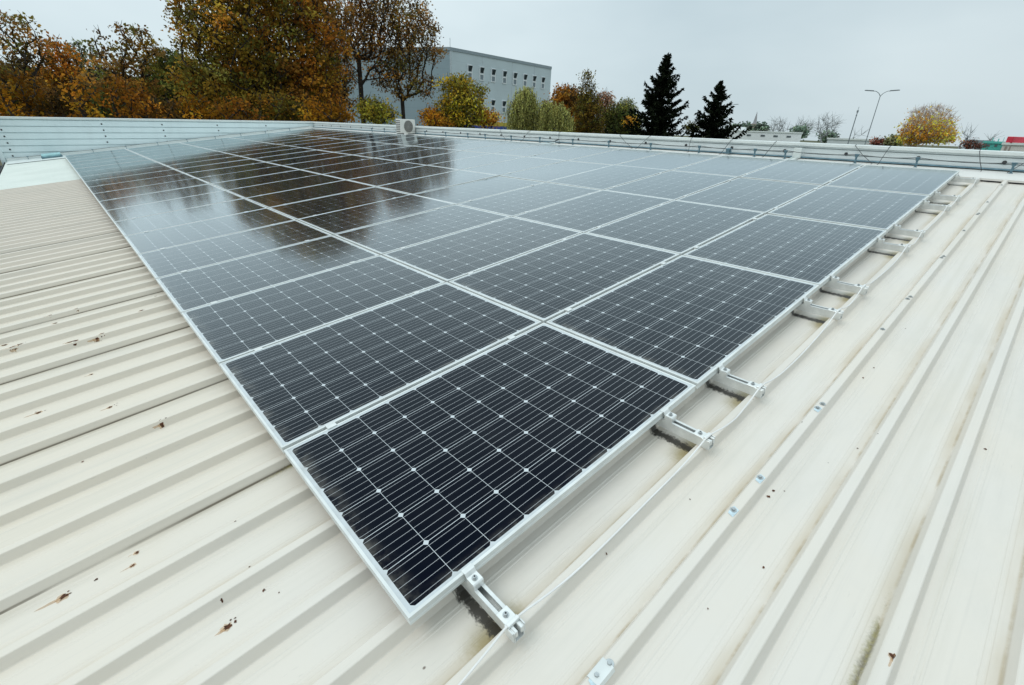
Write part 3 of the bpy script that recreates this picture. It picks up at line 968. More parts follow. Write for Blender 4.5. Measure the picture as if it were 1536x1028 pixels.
def leaves_mesh(name, c, size, tint, mat, rng, up=0.5, axis=None, aspect=0.6):
    n = len(c)
    nrm = unit(rng.normal(size=(n, 3)) + np.array([0, 0, up]))
    ax = unit(np.cross(nrm, rng.normal(size=(n, 3)))) if axis is None else unit(axis)
    if axis is not None:
        nrm = unit(np.cross(ax, rng.normal(size=(n, 3))))
    sd_ = np.cross(nrm, ax)
    L = (size * rng.uniform(0.6, 1.3, n))[:, None] * 0.5
    bend = nrm * L * 0.35
    v = np.stack([c - ax * L - bend, c + sd_ * L * aspect * 1.2, c + ax * L - bend, c - sd_ * L * aspect * 1.2], 1).reshape(-1, 3)
    f = np.arange(4 * n).reshape(-1, 4)
    return np_mesh(name, v, f, mat, tint)


PAL = {
    'olive': [(.105, .085, .016), (.135, .095, .018), (.080, .076, .018), (.150, .085, .016)],
    'oak': [(.125, .092, .016), (.165, .100, .015), (.195, .092, .013), (.090, .080, .018), (.18, .120, .018)],
    'brown': [(.135, .072, .022), (.110, .065, .022), (.165, .085, .022), (.090, .062, .022)],
    'rust': [(.240, .092, .013), (.200, .080, .013), (.270, .120, .016), (.140, .066, .014)],
    'orange': [(.300, .130, .012), (.260, .112, .013), (.210, .092, .013), (.36, .19, .02)],
    'green': [(.060, .075, .020), (.080, .086, .022), (.050, .060, .020), (.105, .095, .020)],
    'yellow': [(.50, .33, .025), (.42, .30, .028), (.30, .24, .03), (.18, .17, .03)],
    'yellowgreen': [(.26, .21, .028), (.20, .18, .03), (.15, .14, .03), (.33, .22, .025)],
    'gold': [(.56, .265, .03), (.50, .225, .028), (.44, .20, .03), (.60, .32, .06)],
    'willow': [(.27, .26, .085), (.21, .22, .07), (.33, .29, .085), (.16, .17, .05)],
    'greygreen': [(.10, .11, .05), (.13, .125, .06), (.085, .09, .045)],
    'pink': [(.24, .135, .085), (.20, .12, .07), (.17, .11, .06)],
    'redbrown': [(.15, .055, .04), (.11, .05, .035), (.18, .075, .05)],
    'fargreen': [(.095, .125, .095), (.12, .15, .11), (.08, .105, .085)],
}


def crown_points(rng, crowns, n, spacing):
    w = np.array([c[3] * c[4] * c[5] for c in crowns]) ** 0.8
    w /= w.sum()
    out = np.empty((0, 3))
    tries = 0
    while len(out) < n and tries < n * 40:
        tries += 1
        c = crowns[rng.choice(len(crowns), p=w)]
        d = unit(rng.normal(size=3)) * rng.uniform(0, 1) ** (1 / 2.3) * (1 - .13 * abs(rng.normal()))
        p = np.array(c[:3]) + d * np.array(c[3:6])
        if len(out) and spacing > 0 and np.min(((out - p) ** 2).sum(1)) < spacing ** 2:
            continue
        out = np.vstack([out, p])
    return out


def skeleton(rng, base, fork, targets, lean=(0, 0), steep=.55):
    """trunk from base to height fork, then every target joined to the nearest limb; returns node arrays"""
    P = []
    par = []
    h = fork
    nst = 7
    for i in range(nst + 1):
        s = i / nst
        P.append(np.array([base[0] + lean[0] * s + rng.normal() * .005 * h * s, base[1] + lean[1] * s + rng.normal() * .005 * h * s, base[2] + h * s]))
        par.append(i - 1)
    top = P[-1]
    order = np.argsort(np.linalg.norm(targets - top, axis=1) - 0.3 * (targets[:, 2] - top[2]))
    ends = []
    for ti in order:
        p = targets[ti]
        A = np.array(P)
        A_ = A[3:]
        d = np.linalg.norm(A_ - p, axis=1)
        hz = np.linalg.norm(A_[:, :2] - p[:2], axis=1)
        cost = d + 1.2 * np.maximum(0, A_[:, 2] - p[2] + steep * hz)
        j = int(np.argmin(cost)) + 3
        q = A[j]
        L = np.linalg.norm(p - q)
        ns = int(min(6, max(2, L / 0.8)))
        ctrl = (p + q) / 2 + np.array([0, 0, -.10 * L]) + rng.normal(size=3) * .10 * L
        prev = j
        for s in np.linspace(0, 1, ns + 1)[1:]:
            x = (1 - s) ** 2 * q + 2 * s * (1 - s) * ctrl + s * s * p
            if s < 1: x = x + rng.normal(size=3) * .03 * L
            P.append(x)
            par.append(prev)
            prev = len(P) - 1
        ends.append((ti, prev))
    return np.array(P), np.array(par), ends


def tree(name, label, cat, px, dist, crowns, pal, n=220, leaves=40, leaf=0.22, clump=0.55, fork=0.45, trunk=0.28, spacing=0.6, seed=1, group=None,
         bark=None, twig=3, flat=0.65, tint_var=0.11, tip=0.018, lean=(0, 0), pal2=None, split=None, top_bare=None, bright=1.0, steep=.55):
    """crowns: (dx along the view's right, depth, centre height above eye in photo terms handled by caller) ellipsoids in local axes, z above the ground"""
    rng = np.random.default_rng(seed)
    b = at(px, dist)
    base = np.array([b.x, b.y, 0.0])
    vd = unit(np.array([b.x - CAM.x, b.y - CAM.y]))
    rt = np.array([vd[1], -vd[0]])
    cl = [(c[0], c[1], c[2], c[3], c[4], c[5]) for c in crowns]
    loc = crown_points(rng, cl, n, spacing)
    zmax = loc[:, 2].max()
    P, par, ends = skeleton(rng, (0, 0, 0), fork * zmax, loc, lean, steep)
    # radii from the number of twigs each node carries
    cnt = np.zeros(len(P))
    for _, e in ends: cnt[e] += 1
    for i in range(len(P) - 1, 0, -1):
        if par[i] >= 0: cnt[par[i]] += cnt[i]
    cnt = np.maximum(cnt, 1)
    rad = tip + (trunk - tip) * ((cnt - 1) / max(cnt.max() - 1, 1)) ** 0.55
    for i in range(8): rad[i] = max(rad[i], trunk * (1.25 - .05 * i) if i else trunk * 1.5)
    to_w = lambda q: np.stack([q[:, 0] * rt[0] + q[:, 1] * vd[0], q[:, 0] * rt[1] + q[:, 1] * vd[1], q[:, 2]], 1)
    idx = np.arange(1, len(P))
    W = to_w(P)
    sa, sb_, ra, rb = W[par[idx]], W[idx], np.minimum(rad[par[idx]], rad[idx] * 1.8), rad[idx]
    if twig:
        e = loc[np.repeat(np.arange(len(loc)), twig)]
        dirs = unit(rng.normal(size=e.shape) + unit(e - np.array([0, 0, zmax * .5])) * .8 + np.array([0, 0, .25])) * clump * rng.uniform(.6, 1.5, (len(e), 1))
        sa = np.vstack([sa, to_w(e)]); sb_ = np.vstack([sb_, to_w(e + dirs)])
        ra = np.append(ra, np.full(len(e), tip)); rb = np.append(rb, np.full(len(e), tip * .4))
    ob = empty(name, (base[0], base[1], 0))
    link('trunk', segs_mesh('trunk', sa, sb_, ra, rb, bark or M_BARK, 5 if trunk > .15 else 3), ob)
    if leaves:
        bright = bright * 2.3
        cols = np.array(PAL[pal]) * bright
        ci = rng.integers(0, len(cols), len(loc))
        ccol = cols[ci]
        lum = np.exp(rng.normal(size=(len(loc), 1)) * .40)
        if pal2:
            c2 = np.array(PAL[pal2]) * bright
            wgt = np.clip((loc[:, 0] - split[0]) / split[1] + rng.normal(size=len(loc)) * .25, 0, 1)
            pick = rng.uniform(size=len(loc)) < wgt
            ccol = np.where(pick[:, None], c2[rng.integers(0, len(c2), len(loc))], ccol)
        nl = np.full(len(loc), leaves)
        if top_bare:
            nl = np.maximum(1, (leaves * np.clip((top_bare[1] - loc[:, 2]) / (top_bare[1] - top_bare[0]), 0.05, 1)).astype(int))
        nl = np.maximum(1, (nl * rng.uniform(.45, 1.45, len(loc))).astype(int))
        r = np.repeat(np.arange(len(loc)), nl)
        pos = loc[r] + rng.normal(size=(len(r), 3)) * np.array([clump, clump, clump * flat]) * 0.62
        ccol = ccol * lum
        tint = ccol[r] * (1 + rng.normal(size=(len(r), 1)) * tint_var) * (1 + rng.normal(size=(len(r), 3)) * .06)
        link('crown', leaves_mesh('crown', to_w(pos), leaf, np.clip(tint, .004, .9), M_LEAF, rng), ob)
    return tag(ob, label, cat, group)


def zt(px, py, dist):
    return at(px, dist, py).z


def mpp(dist, px=300):
    """metres per photo pixel at that distance, roughly"""
    return abs((at(px + 10, dist) - at(px - 10, dist)).length) / 20


def crown_px(px, dist, items):
    """turn (px centre, py centre, half width px, half height px[, depth factor]) into local ellipsoids"""
    s = mpp(dist, px)
    b = at(px, dist)
    u_ = unit(np.array([b.x - CAM.x, b.y - CAM.y]))
    out = []
    for it in items:
        cx, cy, rx, ry = it[:4]
        dd = it[4] if len(it) > 4 else 0.9
        z = zt(cx, cy, dist)
        q = at(cx, dist, cy)
        out.append(((q.x - b.x) * u_[1] - (q.y - b.y) * u_[0], 0.0, z, rx * s, rx * s * dd, ry * s))
    return out


GT = 'autumn trees behind the blue wall'
GS = 'low autumn trees just behind the parapet'
# (name, label, category, px, dist, crown ellipsoids in photo px, palette, options)
D = 38
tree('oak_tree', 'largest olive and brown oak whose crown leaves the top of the photo', 'tree', 372, D,
     crown_px(372, D, [(375, 60, 100, 90), (320, 30, 58, 60), (395, -20, 95, 70), (460, 70, 60, 80), (350, 130, 85, 55), (440, 130, 75, 50), (290, 50, 28, 40)]),
     'oak', n=900, leaves=54, leaf=.19, clump=.52, fork=.55, trunk=.48, spacing=.66, seed=11, group=GT, pal2='rust', split=(2.2, 4.0))
D = 43
tree('maple_tree', 'rust orange tree leaning against the right side of the large oak', 'tree', 478, D,
     crown_px(478, D, [(485, 45, 42, 62), (490, 120, 40, 50), (470, -5, 40, 40), (510, 150, 22, 30)]), 'rust', n=330, leaves=50, leaf=.19, clump=.55, fork=.45, trunk=.26, spacing=.66, seed=12, group=GT, pal2='brown', split=(-3, 6))
D = 46
tree('ash_tree', 'thin leaved rusty tree with a dark straight trunk right of the oak', 'tree', 546, D,
     crown_px(546, D, [(552, 30, 40, 52), (530, 60, 24, 34), (575, 55, 28, 40), (555, -15, 40, 28), (575, 110, 22, 22), (520, 100, 12, 20)]), 'rust', n=300, leaves=38, leaf=.18, clump=.55, fork=.70, trunk=.20, spacing=.6, seed=13, group=GT, tip=.022, bright=.85, pal2='brown', split=(-3, 5), steep=1.3)
tree('ash_tree', 'slim half bare tree with brown leaves standing before the grey building wall', 'tree', 606, D,
     crown_px(606, D, [(622, 45, 34, 36), (605, 95, 26, 36), (640, 75, 22, 16), (632, 128, 20, 18), (605, 130, 18, 24), (600, 25, 20, 26)]), 'olive', n=290, leaves=40, leaf=.18, clump=.5, fork=.60, trunk=.17, spacing=.6, seed=14, group=GT, pal2='brown', split=(-2, 4), bright=1.1, steep=1.1)
D = 44
tree('oak_tree', 'olive brown tree filling the top left corner beside the rusty tree', 'tree', 22, D,
     crown_px(22, D, [(25, 75, 48, 48), (-10, 60, 40, 50), (30, 40, 30, 24), (10, 130, 60, 40)]), 'olive', n=300, leaves=36, leaf=.20, clump=.52, fork=.45, trunk=.28, spacing=.7, seed=15, group=GT, pal2='brown', split=(-3, 6))
D = 48
tree('maple_tree', 'rusty brown narrow crowned tree second from the top left corner', 'tree', 84, D,
     crown_px(84, D, [(86, 85, 26, 32), (95, 120, 34, 34), (75, 130, 30, 30)]), 'rust', n=190, leaves=42, leaf=.20, clump=.52, fork=.5, trunk=.22, spacing=.5, seed=16, group=GT, bright=.85)
tree('oak_tree', 'sparse grey green tree with sky between its twigs left of the round brown crown', 'tree', 122, D + 4,
     crown_px(122, D + 4, [(125, 90, 26, 30), (122, 120, 30, 30)]), 'greygreen', n=130, leaves=15, leaf=.27, clump=.5, fork=.5, trunk=.2, spacing=.5, seed=17, group=GT)
tree('oak_tree', 'open brown tree with two rounded tops and sky showing through its crown', 'tree', 190, 42,
     crown_px(190, 42, [(207, 62, 34, 30), (155, 62, 20, 26), (190, 95, 50, 22), (185, 135, 60, 40)]), 'brown', n=300, leaves=50, leaf=.19, clump=.42, fork=.45, trunk=.26, spacing=.7, seed=18, group=GT, pal2='olive', split=(-1, 5))
tree('hornbeam_tree', 'rounded dull green tree in the gap left of the large oak', 'tree', 262, 50,
     crown_px(262, 50, [(262, 115, 40, 36), (250, 140, 50, 34), (285, 130, 30, 40)]), 'green', n=330, leaves=40, leaf=.25, clump=.6, fork=.45, trunk=.24, spacing=.5, seed=19, group=GT, bright=.9)
# lower trees, whose tops only show above the parapet
low = [
    (18, 30, [(18, 172, 40, 22), (45, 140, 30, 30), (-5, 150, 30, 30)], 'orange', 'orange leaved low tree at the left end of the blue wall', .6),
    (92, 33, [(92, 150, 30, 22), (80, 172, 40, 18)], 'brown', 'dark brown low tree second from the left end of the blue wall', .5),
    (125, 30, [(118, 135, 16, 30), (130, 172, 22, 22), (140, 150, 14, 24)], 'orange', 'narrow bright orange climber covered tree third along the blue wall', .9),
    (165, 34, [(160, 160, 28, 30), (172, 175, 20, 14)], 'green', 'dark green low tree between two orange ones behind the blue wall', .9),
    (195, 31, [(195, 150, 36, 30), (210, 170, 36, 20)], 'rust', 'broad rust red low tree under the two topped brown tree', .95),
    (245, 34, [(243, 165, 26, 22), (230, 178, 24, 14)], 'brown', 'brown low tree left of the orange one under the oak', .7),
    (290, 31, [(292, 164, 24, 18), (315, 176, 22, 12)], 'orange', 'orange brown low tree below the left limb of the oak', .75),
    (352, 30, [(348, 166, 26, 18), (372, 177, 22, 12)], 'rust', 'copper low tree under the middle of the oak', .8),
    (420, 33, [(415, 165, 36, 24), (440, 172, 34, 20)], 'oak', 'olive low tree below the right limb of the oak', .9),
    (490, 31, [(492, 172, 36, 16), (470, 168, 20, 20)], 'orange', 'bright orange low tree at the corner where the two parapets meet', .9),
]
for i, (px, d, it, pal, lab, br) in enumerate(low):
    tree('low_tree', lab, 'tree', px, d, crown_px(px, d, it), pal, n=170, leaves=46, leaf=.165, clump=.40, fork=.55, trunk=.14, spacing=.48, seed=40 + i, group=GS, bright=br * .60)
# a denser row farther back closes the gaps under the crowns
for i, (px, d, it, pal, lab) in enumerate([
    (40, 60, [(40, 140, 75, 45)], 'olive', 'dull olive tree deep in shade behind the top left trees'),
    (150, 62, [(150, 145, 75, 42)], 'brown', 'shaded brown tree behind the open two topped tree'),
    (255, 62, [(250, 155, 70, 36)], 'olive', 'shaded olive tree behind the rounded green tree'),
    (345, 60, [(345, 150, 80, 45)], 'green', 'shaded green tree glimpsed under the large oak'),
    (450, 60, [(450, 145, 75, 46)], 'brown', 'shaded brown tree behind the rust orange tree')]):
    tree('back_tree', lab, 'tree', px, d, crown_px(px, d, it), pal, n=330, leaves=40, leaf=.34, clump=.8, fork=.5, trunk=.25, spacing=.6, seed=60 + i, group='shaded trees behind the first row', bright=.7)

# in front of the grey building and along to the spruces
GB = 'shrubby trees before the grey building'
tree('bush', 'yellow green bush between the two half bare trunks', 'bush', 563, 40, crown_px(563, 40, [(562, 168, 24, 16), (550, 160, 12, 12), (578, 172, 16, 12)]), 'yellowgreen', n=170, leaves=36, leaf=.17, clump=.45, fork=.6, trunk=.1, spacing=.35, seed=80, group=GB, bright=.95)
tree('bush', 'small orange bush right of the white air conditioner', 'bush', 648, 41, crown_px(648, 41, [(646, 176, 14, 12), (655, 184, 20, 8)]), 'orange', n=110, leaves=36, leaf=.16, clump=.42, fork=.6, trunk=.1, spacing=.34, seed=81, group=GB)
tree('bush', 'dark olive bush between the orange bush and the yellow tree', 'bush', 668, 44, crown_px(668, 44, [(665, 178, 16, 12)]), 'green', n=90, leaves=34, leaf=.17, clump=.42, fork=.6, trunk=.1, spacing=.34, seed=82, group=GB, bright=.8)
tree('locust_tree', 'bright yellow green small tree before the corner of the grey building', 'tree', 690, 42,
     crown_px(690, 42, [(688, 130, 24, 14), (672, 125, 14, 7), (692, 150, 30, 16), (718, 138, 14, 7), (690, 172, 28, 20), (668, 156, 13, 8), (712, 168, 16, 18)]), 'yellow', n=230, leaves=30, leaf=.18, clump=.45, fork=.55, trunk=.12, spacing=.36, seed=83, pal2='yellowgreen', split=(-4, 6), bright=.75)
tree('bush', 'golden yellow bush at the right foot of the yellow green tree', 'bush', 732, 43, crown_px(732, 43, [(730, 178, 20, 10), (722, 170, 10, 8)]), 'gold', n=110, leaves=32, leaf=.16, clump=.42, fork=.6, trunk=.1, spacing=.34, seed=84, group=GB, bright=.75)


def willow(label, px, dist, x0, x1, tops, base_y, seed, n=260):
    rng = np.random.default_rng(seed)
    b = at(px, dist)
    vd = unit(np.array([b.x - CAM.x, b.y - CAM.y])); rt = np.array([vd[1], -vd[0]])
    s = mpp(dist, px)
    tw = lambda q: np.stack([q[:, 0] * rt[0] + q[:, 1] * vd[0], q[:, 0] * rt[1] + q[:, 1] * vd[1], q[:, 2]], 1)
    zb = zt(px, base_y, dist)
    starts = []
    heads = np.sort(rng.uniform(x0, x1, 9))
    for k in range(n):
        x = np.clip(rng.choice(heads) + rng.normal() * (x1 - x0) * .09, x0 - 4, x1 + 4)
        ty = np.interp(x, [q[0] for q in tops], [q[1] for q in tops])
        zt_ = zt(x, ty, dist)
        z = zb + (zt_ - zb) * rng.uniform(.05, 1) ** .35
        starts.append(((x - px) * s, rng.normal() * (x1 - x0) * s * .25, z))
    starts = np.array(starts)
    P, par, ends = skeleton(rng, (0, 0, 0), starts[:, 2].min() * .9, starts)
    idx = np.arange(1, len(P)); W = tw(P)
    cnt = np.ones(len(P))
    for i in range(len(P) - 1, 0, -1):
        cnt[par[i]] += cnt[i]
    rad = .012 + .16 * (cnt / cnt.max()) ** .55
    ob = empty('willow_tree', (b.x, b.y, 0))
    pos, axs, sa, sb_, sc = [], [], [], [], []
    for st in starts:
        for q in range(4):
            L = rng.uniform(1.2, 3.6)
            sway = rng.normal(size=2) * .18
            p = st + rng.normal(size=3) * np.array([.2, .2, .15])
            m_ = int(L / .085)
            tt = np.linspace(0, 1, m_)
            line = p + np.stack([sway[0] * tt + .25 * rng.normal() * tt * (1 - tt), sway[1] * tt, .15 * np.sin(tt * 3) * (1 - tt) - L * tt], 1)
            pos.append(line + rng.normal(size=line.shape) * .035)
            sc.append(np.full(m_, rng.uniform(.55, 1.7)))
            axs.append(np.array([0, 0, -1.0]) + rng.normal(size=line.shape) * .45)
            sa.append(line[:-1:4]); sb_.append(line[np.minimum(np.arange(0, m_ - 1, 4) + 4, m_ - 1)])
    pos, axs = np.vstack(pos), np.vstack(axs)
    sa, sb_ = tw(np.vstack(sa)), tw(np.vstack(sb_))
    link('trunk', segs_mesh('trunk', np.vstack([W[par[idx]], sa]), np.vstack([W[idx], sb_]), np.append(rad[par[idx]], np.full(len(sa), .008)), np.append(rad[idx], np.full(len(sa), .006)), M_BARK, 3), ob)
    cols = np.array(PAL['willow'])
    tint = 2.2 * np.concatenate(sc)[:, None] * cols[rng.integers(0, 4, len(pos))] * (1 + rng.normal(size=(len(pos), 1)) * .25)
    link('crown', leaves_mesh('crown', tw(pos), .16, np.clip(tint, .01, .9), M_LEAF, rng, axis=tw(axs), aspect=.28), ob)
    return tag(ob, label, 'tree')


willow('pale green weeping willow with hanging strands before the grey building', 785, 48, 764, 806, [(760, 165), (770, 140), (790, 131), (806, 150)], 191, 90, 170)
willow('yellow green weeping willow, lower one right of the taller willow', 830, 47, 800, 852, [(798, 168), (815, 155), (835, 150), (852, 172)], 193, 91, 170)
tree('beech_tree', 'rounded rust brown tree behind the willow at the end of the grey building', 'tree', 850, 62, crown_px(850, 62, [(850, 158, 28, 26), (840, 170, 26, 22), (868, 165, 18, 22), (858, 186, 34, 14)]), 'rust', n=260, leaves=38, leaf=.26, clump=.6, fork=.5, trunk=.2, spacing=.5, seed=92, pal2='brown', split=(-2, 4), bright=.75)
tree('larch_tree', 'pointed dark tree with thin bare top left of the big spruce', 'tree', 882, 52, crown_px(882, 52, [(882, 165, 20, 24), (882, 138, 11, 16), (880, 118, 6, 12), (884, 188, 24, 14)]), 'olive', n=240, leaves=24, leaf=.17, clump=.42, fork=.75, trunk=.13, spacing=.35, seed=93, bright=.7)
tree('cherry_tree', 'pinkish brown sparse tree right of the pointed dark tree', 'tree', 905, 56, crown_px(905, 56, [(904, 158, 18, 18), (910, 175, 18, 14), (908, 190, 22, 10)]), 'pink', n=170, leaves=24, leaf=.20, clump=.5, fork=.5, trunk=.13, spacing=.42, seed=94, bright=.8)
tree('bush', 'dark green bushy tree low at the left foot of the big spruce', 'bush', 930, 54, crown_px(930, 54, [(925, 176, 18, 18), (945, 184, 18, 12), (935, 194, 28, 9)]), 'green', n=190, leaves=34, leaf=.20, clump=.5, fork=.6, trunk=.1, spacing=.4, seed=95, bright=.75)
tree('bush', 'small round golden bush beside the big spruce', 'bush', 948, 50, crown_px(948, 50, [(947, 183, 8, 8)]), 'gold', n=50, leaves=30, leaf=.15, clump=.35, fork=.7, trunk=.07, spacing=.25, seed=96, bright=.65)
tree('beech_tree', 'pale grey green tree far behind, left of the big spruce', 'tree', 938, 90, crown_px(938, 90, [(938, 168, 16, 18)]), 'greygreen', n=120, leaves=20, leaf=.3, clump=.6, fork=.5, trunk=.15, spacing=.5, seed=97)


def spruce(label, px, dist, py_top, half_px, seed, gaps=.12):
    rng = np.random.default_rng(seed)
    b = at(px, dist, py_top)
    top = zt(px, py_top, dist)
    s = mpp(dist, px)
    y_vis = 195
    zv = zt(px, y_vis, dist)
    slope = half_px * s / (top - zv)
    ob = empty('spruce_tree', (b.x, b.y, 0))
    sa, sb_, ra, rb, pos, ax = [], [], [], [], [], []
    nseg = 12
    for i in range(nseg):
        z0, z1 = top * i / nseg, top * (i + 1) / nseg
        sa.append((0, 0, z0)); sb_.append((0, 0, z1)); ra.append(.22 * (1 - i / nseg) + .015); rb.append(.22 * (1 - (i + 1) / nseg) + .015)
    z = 1.2
    while z < top - .15:
        hfrac = top - z
        R = min(hfrac * slope, 3.6) * (1.0 if hfrac > 1.2 else .8) + .10
        nb = 3
        a0 = rng.uniform(0, 6.28)
        for k in range(nb):
            a = a0 + 2 * math.pi * k / nb + rng.normal() * .5
            L = R * (rng.uniform(.50, 1.08) if rng.uniform() > gaps else rng.uniform(1.0, 1.30))
            m_ = max(4, int(L / .12))
            tt = np.linspace(0, 1, m_)
            up_ = rng.uniform(-.05, .30)
            droop = (-.38 + up_ * .5) * L * tt + (.40 + up_) * L * tt ** 2.2
            line = np.stack([math.cos(a) * L * tt, math.sin(a) * L * tt, z + rng.normal() * .10 + droop], 1)
            for q in range(0, m_ - 1):
                sa.append(line[q]); sb_.append(line[q + 1]); ra.append(.03 * (1 - tt[q]) + .006); rb.append(.03 * (1 - tt[q + 1]) + .005)
            dirb = np.array([math.cos(a), math.sin(a), 0.15])
            side = np.array([-math.sin(a), math.cos(a), 0])
            for q in range(0, m_):
                w = .52 * (1 - .5 * tt[q]) * min(1, L)
                for r_ in range(7):
                    sgn = rng.choice([-1, 1])
                    d_ = dirb * .7 + side * sgn * rng.uniform(.2, 1.2) + np.array([0, 0, rng.normal() * .55 - .12])
                    d_ = d_ / np.linalg.norm(d_)
                    ln_ = w * rng.uniform(.3, 1)
                    pos.append(line[q] + d_ * ln_ * .5); ax.append(d_)
        z += (.085 if hfrac < 2 else .12) * rng.uniform(.8, 1.2)
    for q in range(60):
        h_ = rng.uniform(0, 1.1)
        a = rng.uniform(0, 6.28)
        d_ = np.array([math.cos(a), math.sin(a), .7])
        pos.append(np.array([0, 0, top - h_]) + d_ * .08 * (1 + h_)); ax.append(d_)
    pos, ax = np.array(pos), np.array(ax)
    link('trunk', segs_mesh('trunk', np.array(sa, float), np.array(sb_, float), np.array(ra), np.array(rb), M_BARK, 3), ob)
    cols = np.array([(.014, .020, .011), (.020, .026, .014), (.010, .013, .009)])
    tint = cols[rng.integers(0, 3, len(pos))] * (1 + rng.normal(size=(len(pos), 1)) * .2)
    link('crown', leaves_mesh('crown', pos, .30, np.clip(tint, .003, .9), M_NEEDLE, rng, axis=ax, aspect=.30), ob)
    return tag(ob, label, 'spruce tree')


spruce('tall nearly black spruce with an uneven pointed outline, the bigger of two', 1001, 42, 82, 46, 101, .2)
spruce('smaller dark spruce right of the tall one', 1082, 43, 122, 34, 102, .2)
tree('bush', 'dark scraggy bush between the two spruces', 'bush', 1040, 45, crown_px(1040, 45, [(1040, 192, 14, 7)]), 'green', n=60, leaves=20, leaf=.15, clump=.35, fork=.7, trunk=.07, spacing=.3, seed=103, bright=.5)

# ------------------------------------------------------------------ the grey building beyond the trees
PB1, PB2, PB0 = at(677, 76), at(822, 93.5), at(500, 86)
zt1 = at(677, 76, 71.5).z
bl = empty('office_block', (PB1.x, PB1.y, 0))
tag(bl, 'grey blue flat roofed block with rows of narrow tilted windows', 'building')
O = Vector((PB1.x, PB1.y, 0))
e1 = Vector((PB2.x - PB1.x, PB2.y - PB1.y, 0)); L1 = e1.length; e1.normalize()
e0 = Vector((PB0.x - PB1.x, PB0.y - PB1.y, 0)); L0 = e0.length; e0.normalize()
n1 = Vector((e1.y, -e1.x, 0))
if n1.dot(Vector((CAM.x, CAM.y, 0)) - O) < 0: n1 = -n1
n0 = Vector((e0.y, -e0.x, 0))
if n0.dot(Vector((CAM.x, CAM.y, 0)) - O) < 0: n0 = -n0
HB = zt1


def clad(name, color):
    t = NT(name)
    o = t.obj()
    X, Y, Z = t.xyz(o)
    f = t.m('FRACT', t.m('DIVIDE', Z, 1.0))
    ln = t.m('SUBTRACT', 1, t.step(t.m('MINIMUM', f, t.m('SUBTRACT', 1, f)), .008, .03))
    c = t.mix(t.step(t.noise(o, .25, 4), .35, .65), color, tuple(x * .93 for x in color))
    c = t.mix(t.m('MULTIPLY', ln, .35), c, tuple(x * .7 for x in color))
    return t.out(c, .5)


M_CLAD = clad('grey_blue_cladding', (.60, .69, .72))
M_CLAD_SHADE = clad('shaded_side_cladding', (.30, .39, .43))  # same cladding, with the shade of left and back walls put into its colour
pB = O + e1 * L1; pA = O + e0 * L0
back = pA + e1 * L1
m = MB()
lp = lambda p, z: (p.x - O.x, p.y - O.y, z)
m.add([lp(O, 0), lp(pB, 0), lp(pB, HB), lp(O, HB)], [(0, 1, 2, 3)], 0)
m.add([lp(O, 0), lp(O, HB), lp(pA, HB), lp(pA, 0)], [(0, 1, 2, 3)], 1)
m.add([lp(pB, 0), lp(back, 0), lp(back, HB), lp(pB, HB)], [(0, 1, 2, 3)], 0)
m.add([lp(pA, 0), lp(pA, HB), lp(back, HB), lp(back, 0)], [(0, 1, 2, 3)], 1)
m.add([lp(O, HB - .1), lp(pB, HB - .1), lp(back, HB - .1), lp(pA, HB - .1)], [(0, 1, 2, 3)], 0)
m.build('wall', [M_CLAD, M_CLAD_SHADE], bl)


def slab(mb, a, bpt, n_, z0, z1, out, mi=0):
    q = [a, bpt, bpt + n_ * out, a + n_ * out]
    mb.add([lp(p, z0) for p in q] + [lp(p, z1) for p in q], [(0, 1, 2, 3), (4, 7, 6, 5), (0, 4, 5, 1), (1, 5, 6, 2), (2, 6, 7, 3), (3, 7, 4, 0)], mi)


M_BCAP = plain('roof_edge_trim', (.30, .36, .39), .5)
M_BWH = plain('window_frame_white', (.84, .87, .88), .5)
M_GLS = NT('dull_glass'); M_GLS = M_GLS.out((.035, .05, .06), .12)
M_PANE = NT('clouded_glass'); M_PANE = M_PANE.out((.20, .25, .28), .3)
m = MB()
slab(m, O, pB, n1, HB - .35, HB + .05, .08)
slab(m, O + n1 * .08, pA + n1 * 0, n0, HB - .35, HB + .05, .08)
slab(m, O - e1 * .05, O + e1 * .22, n1, 0.2, HB - .36, .05, 1)
slab(m, O - e1 * .02, O + e1 * .02, n1, HB + .06, HB + 1.1, .06, 1)
for fr in (.27, .56, .80):
    slab(m, O + e1 * L1 * fr, O + e1 * (L1 * fr + .12), n1, 0.2, HB - .36, .03, 1)
m.build('edge_trim', [M_BCAP, plain('joint_cover', (.56, .62, .65), .5)], bl)
m = MB()
slab(m, O + e1 * .3, pB, n1, 5.4, 8.95, .06, 0)
slab(m, O + e1 * .3, pB, n1, 8.96, 9.5, .07, 1)
m.build('painted_band', [plain('band_blue', (.02, .06, .30), .5), plain('band_yellow', (.55, .42, .05), .5)], bl)
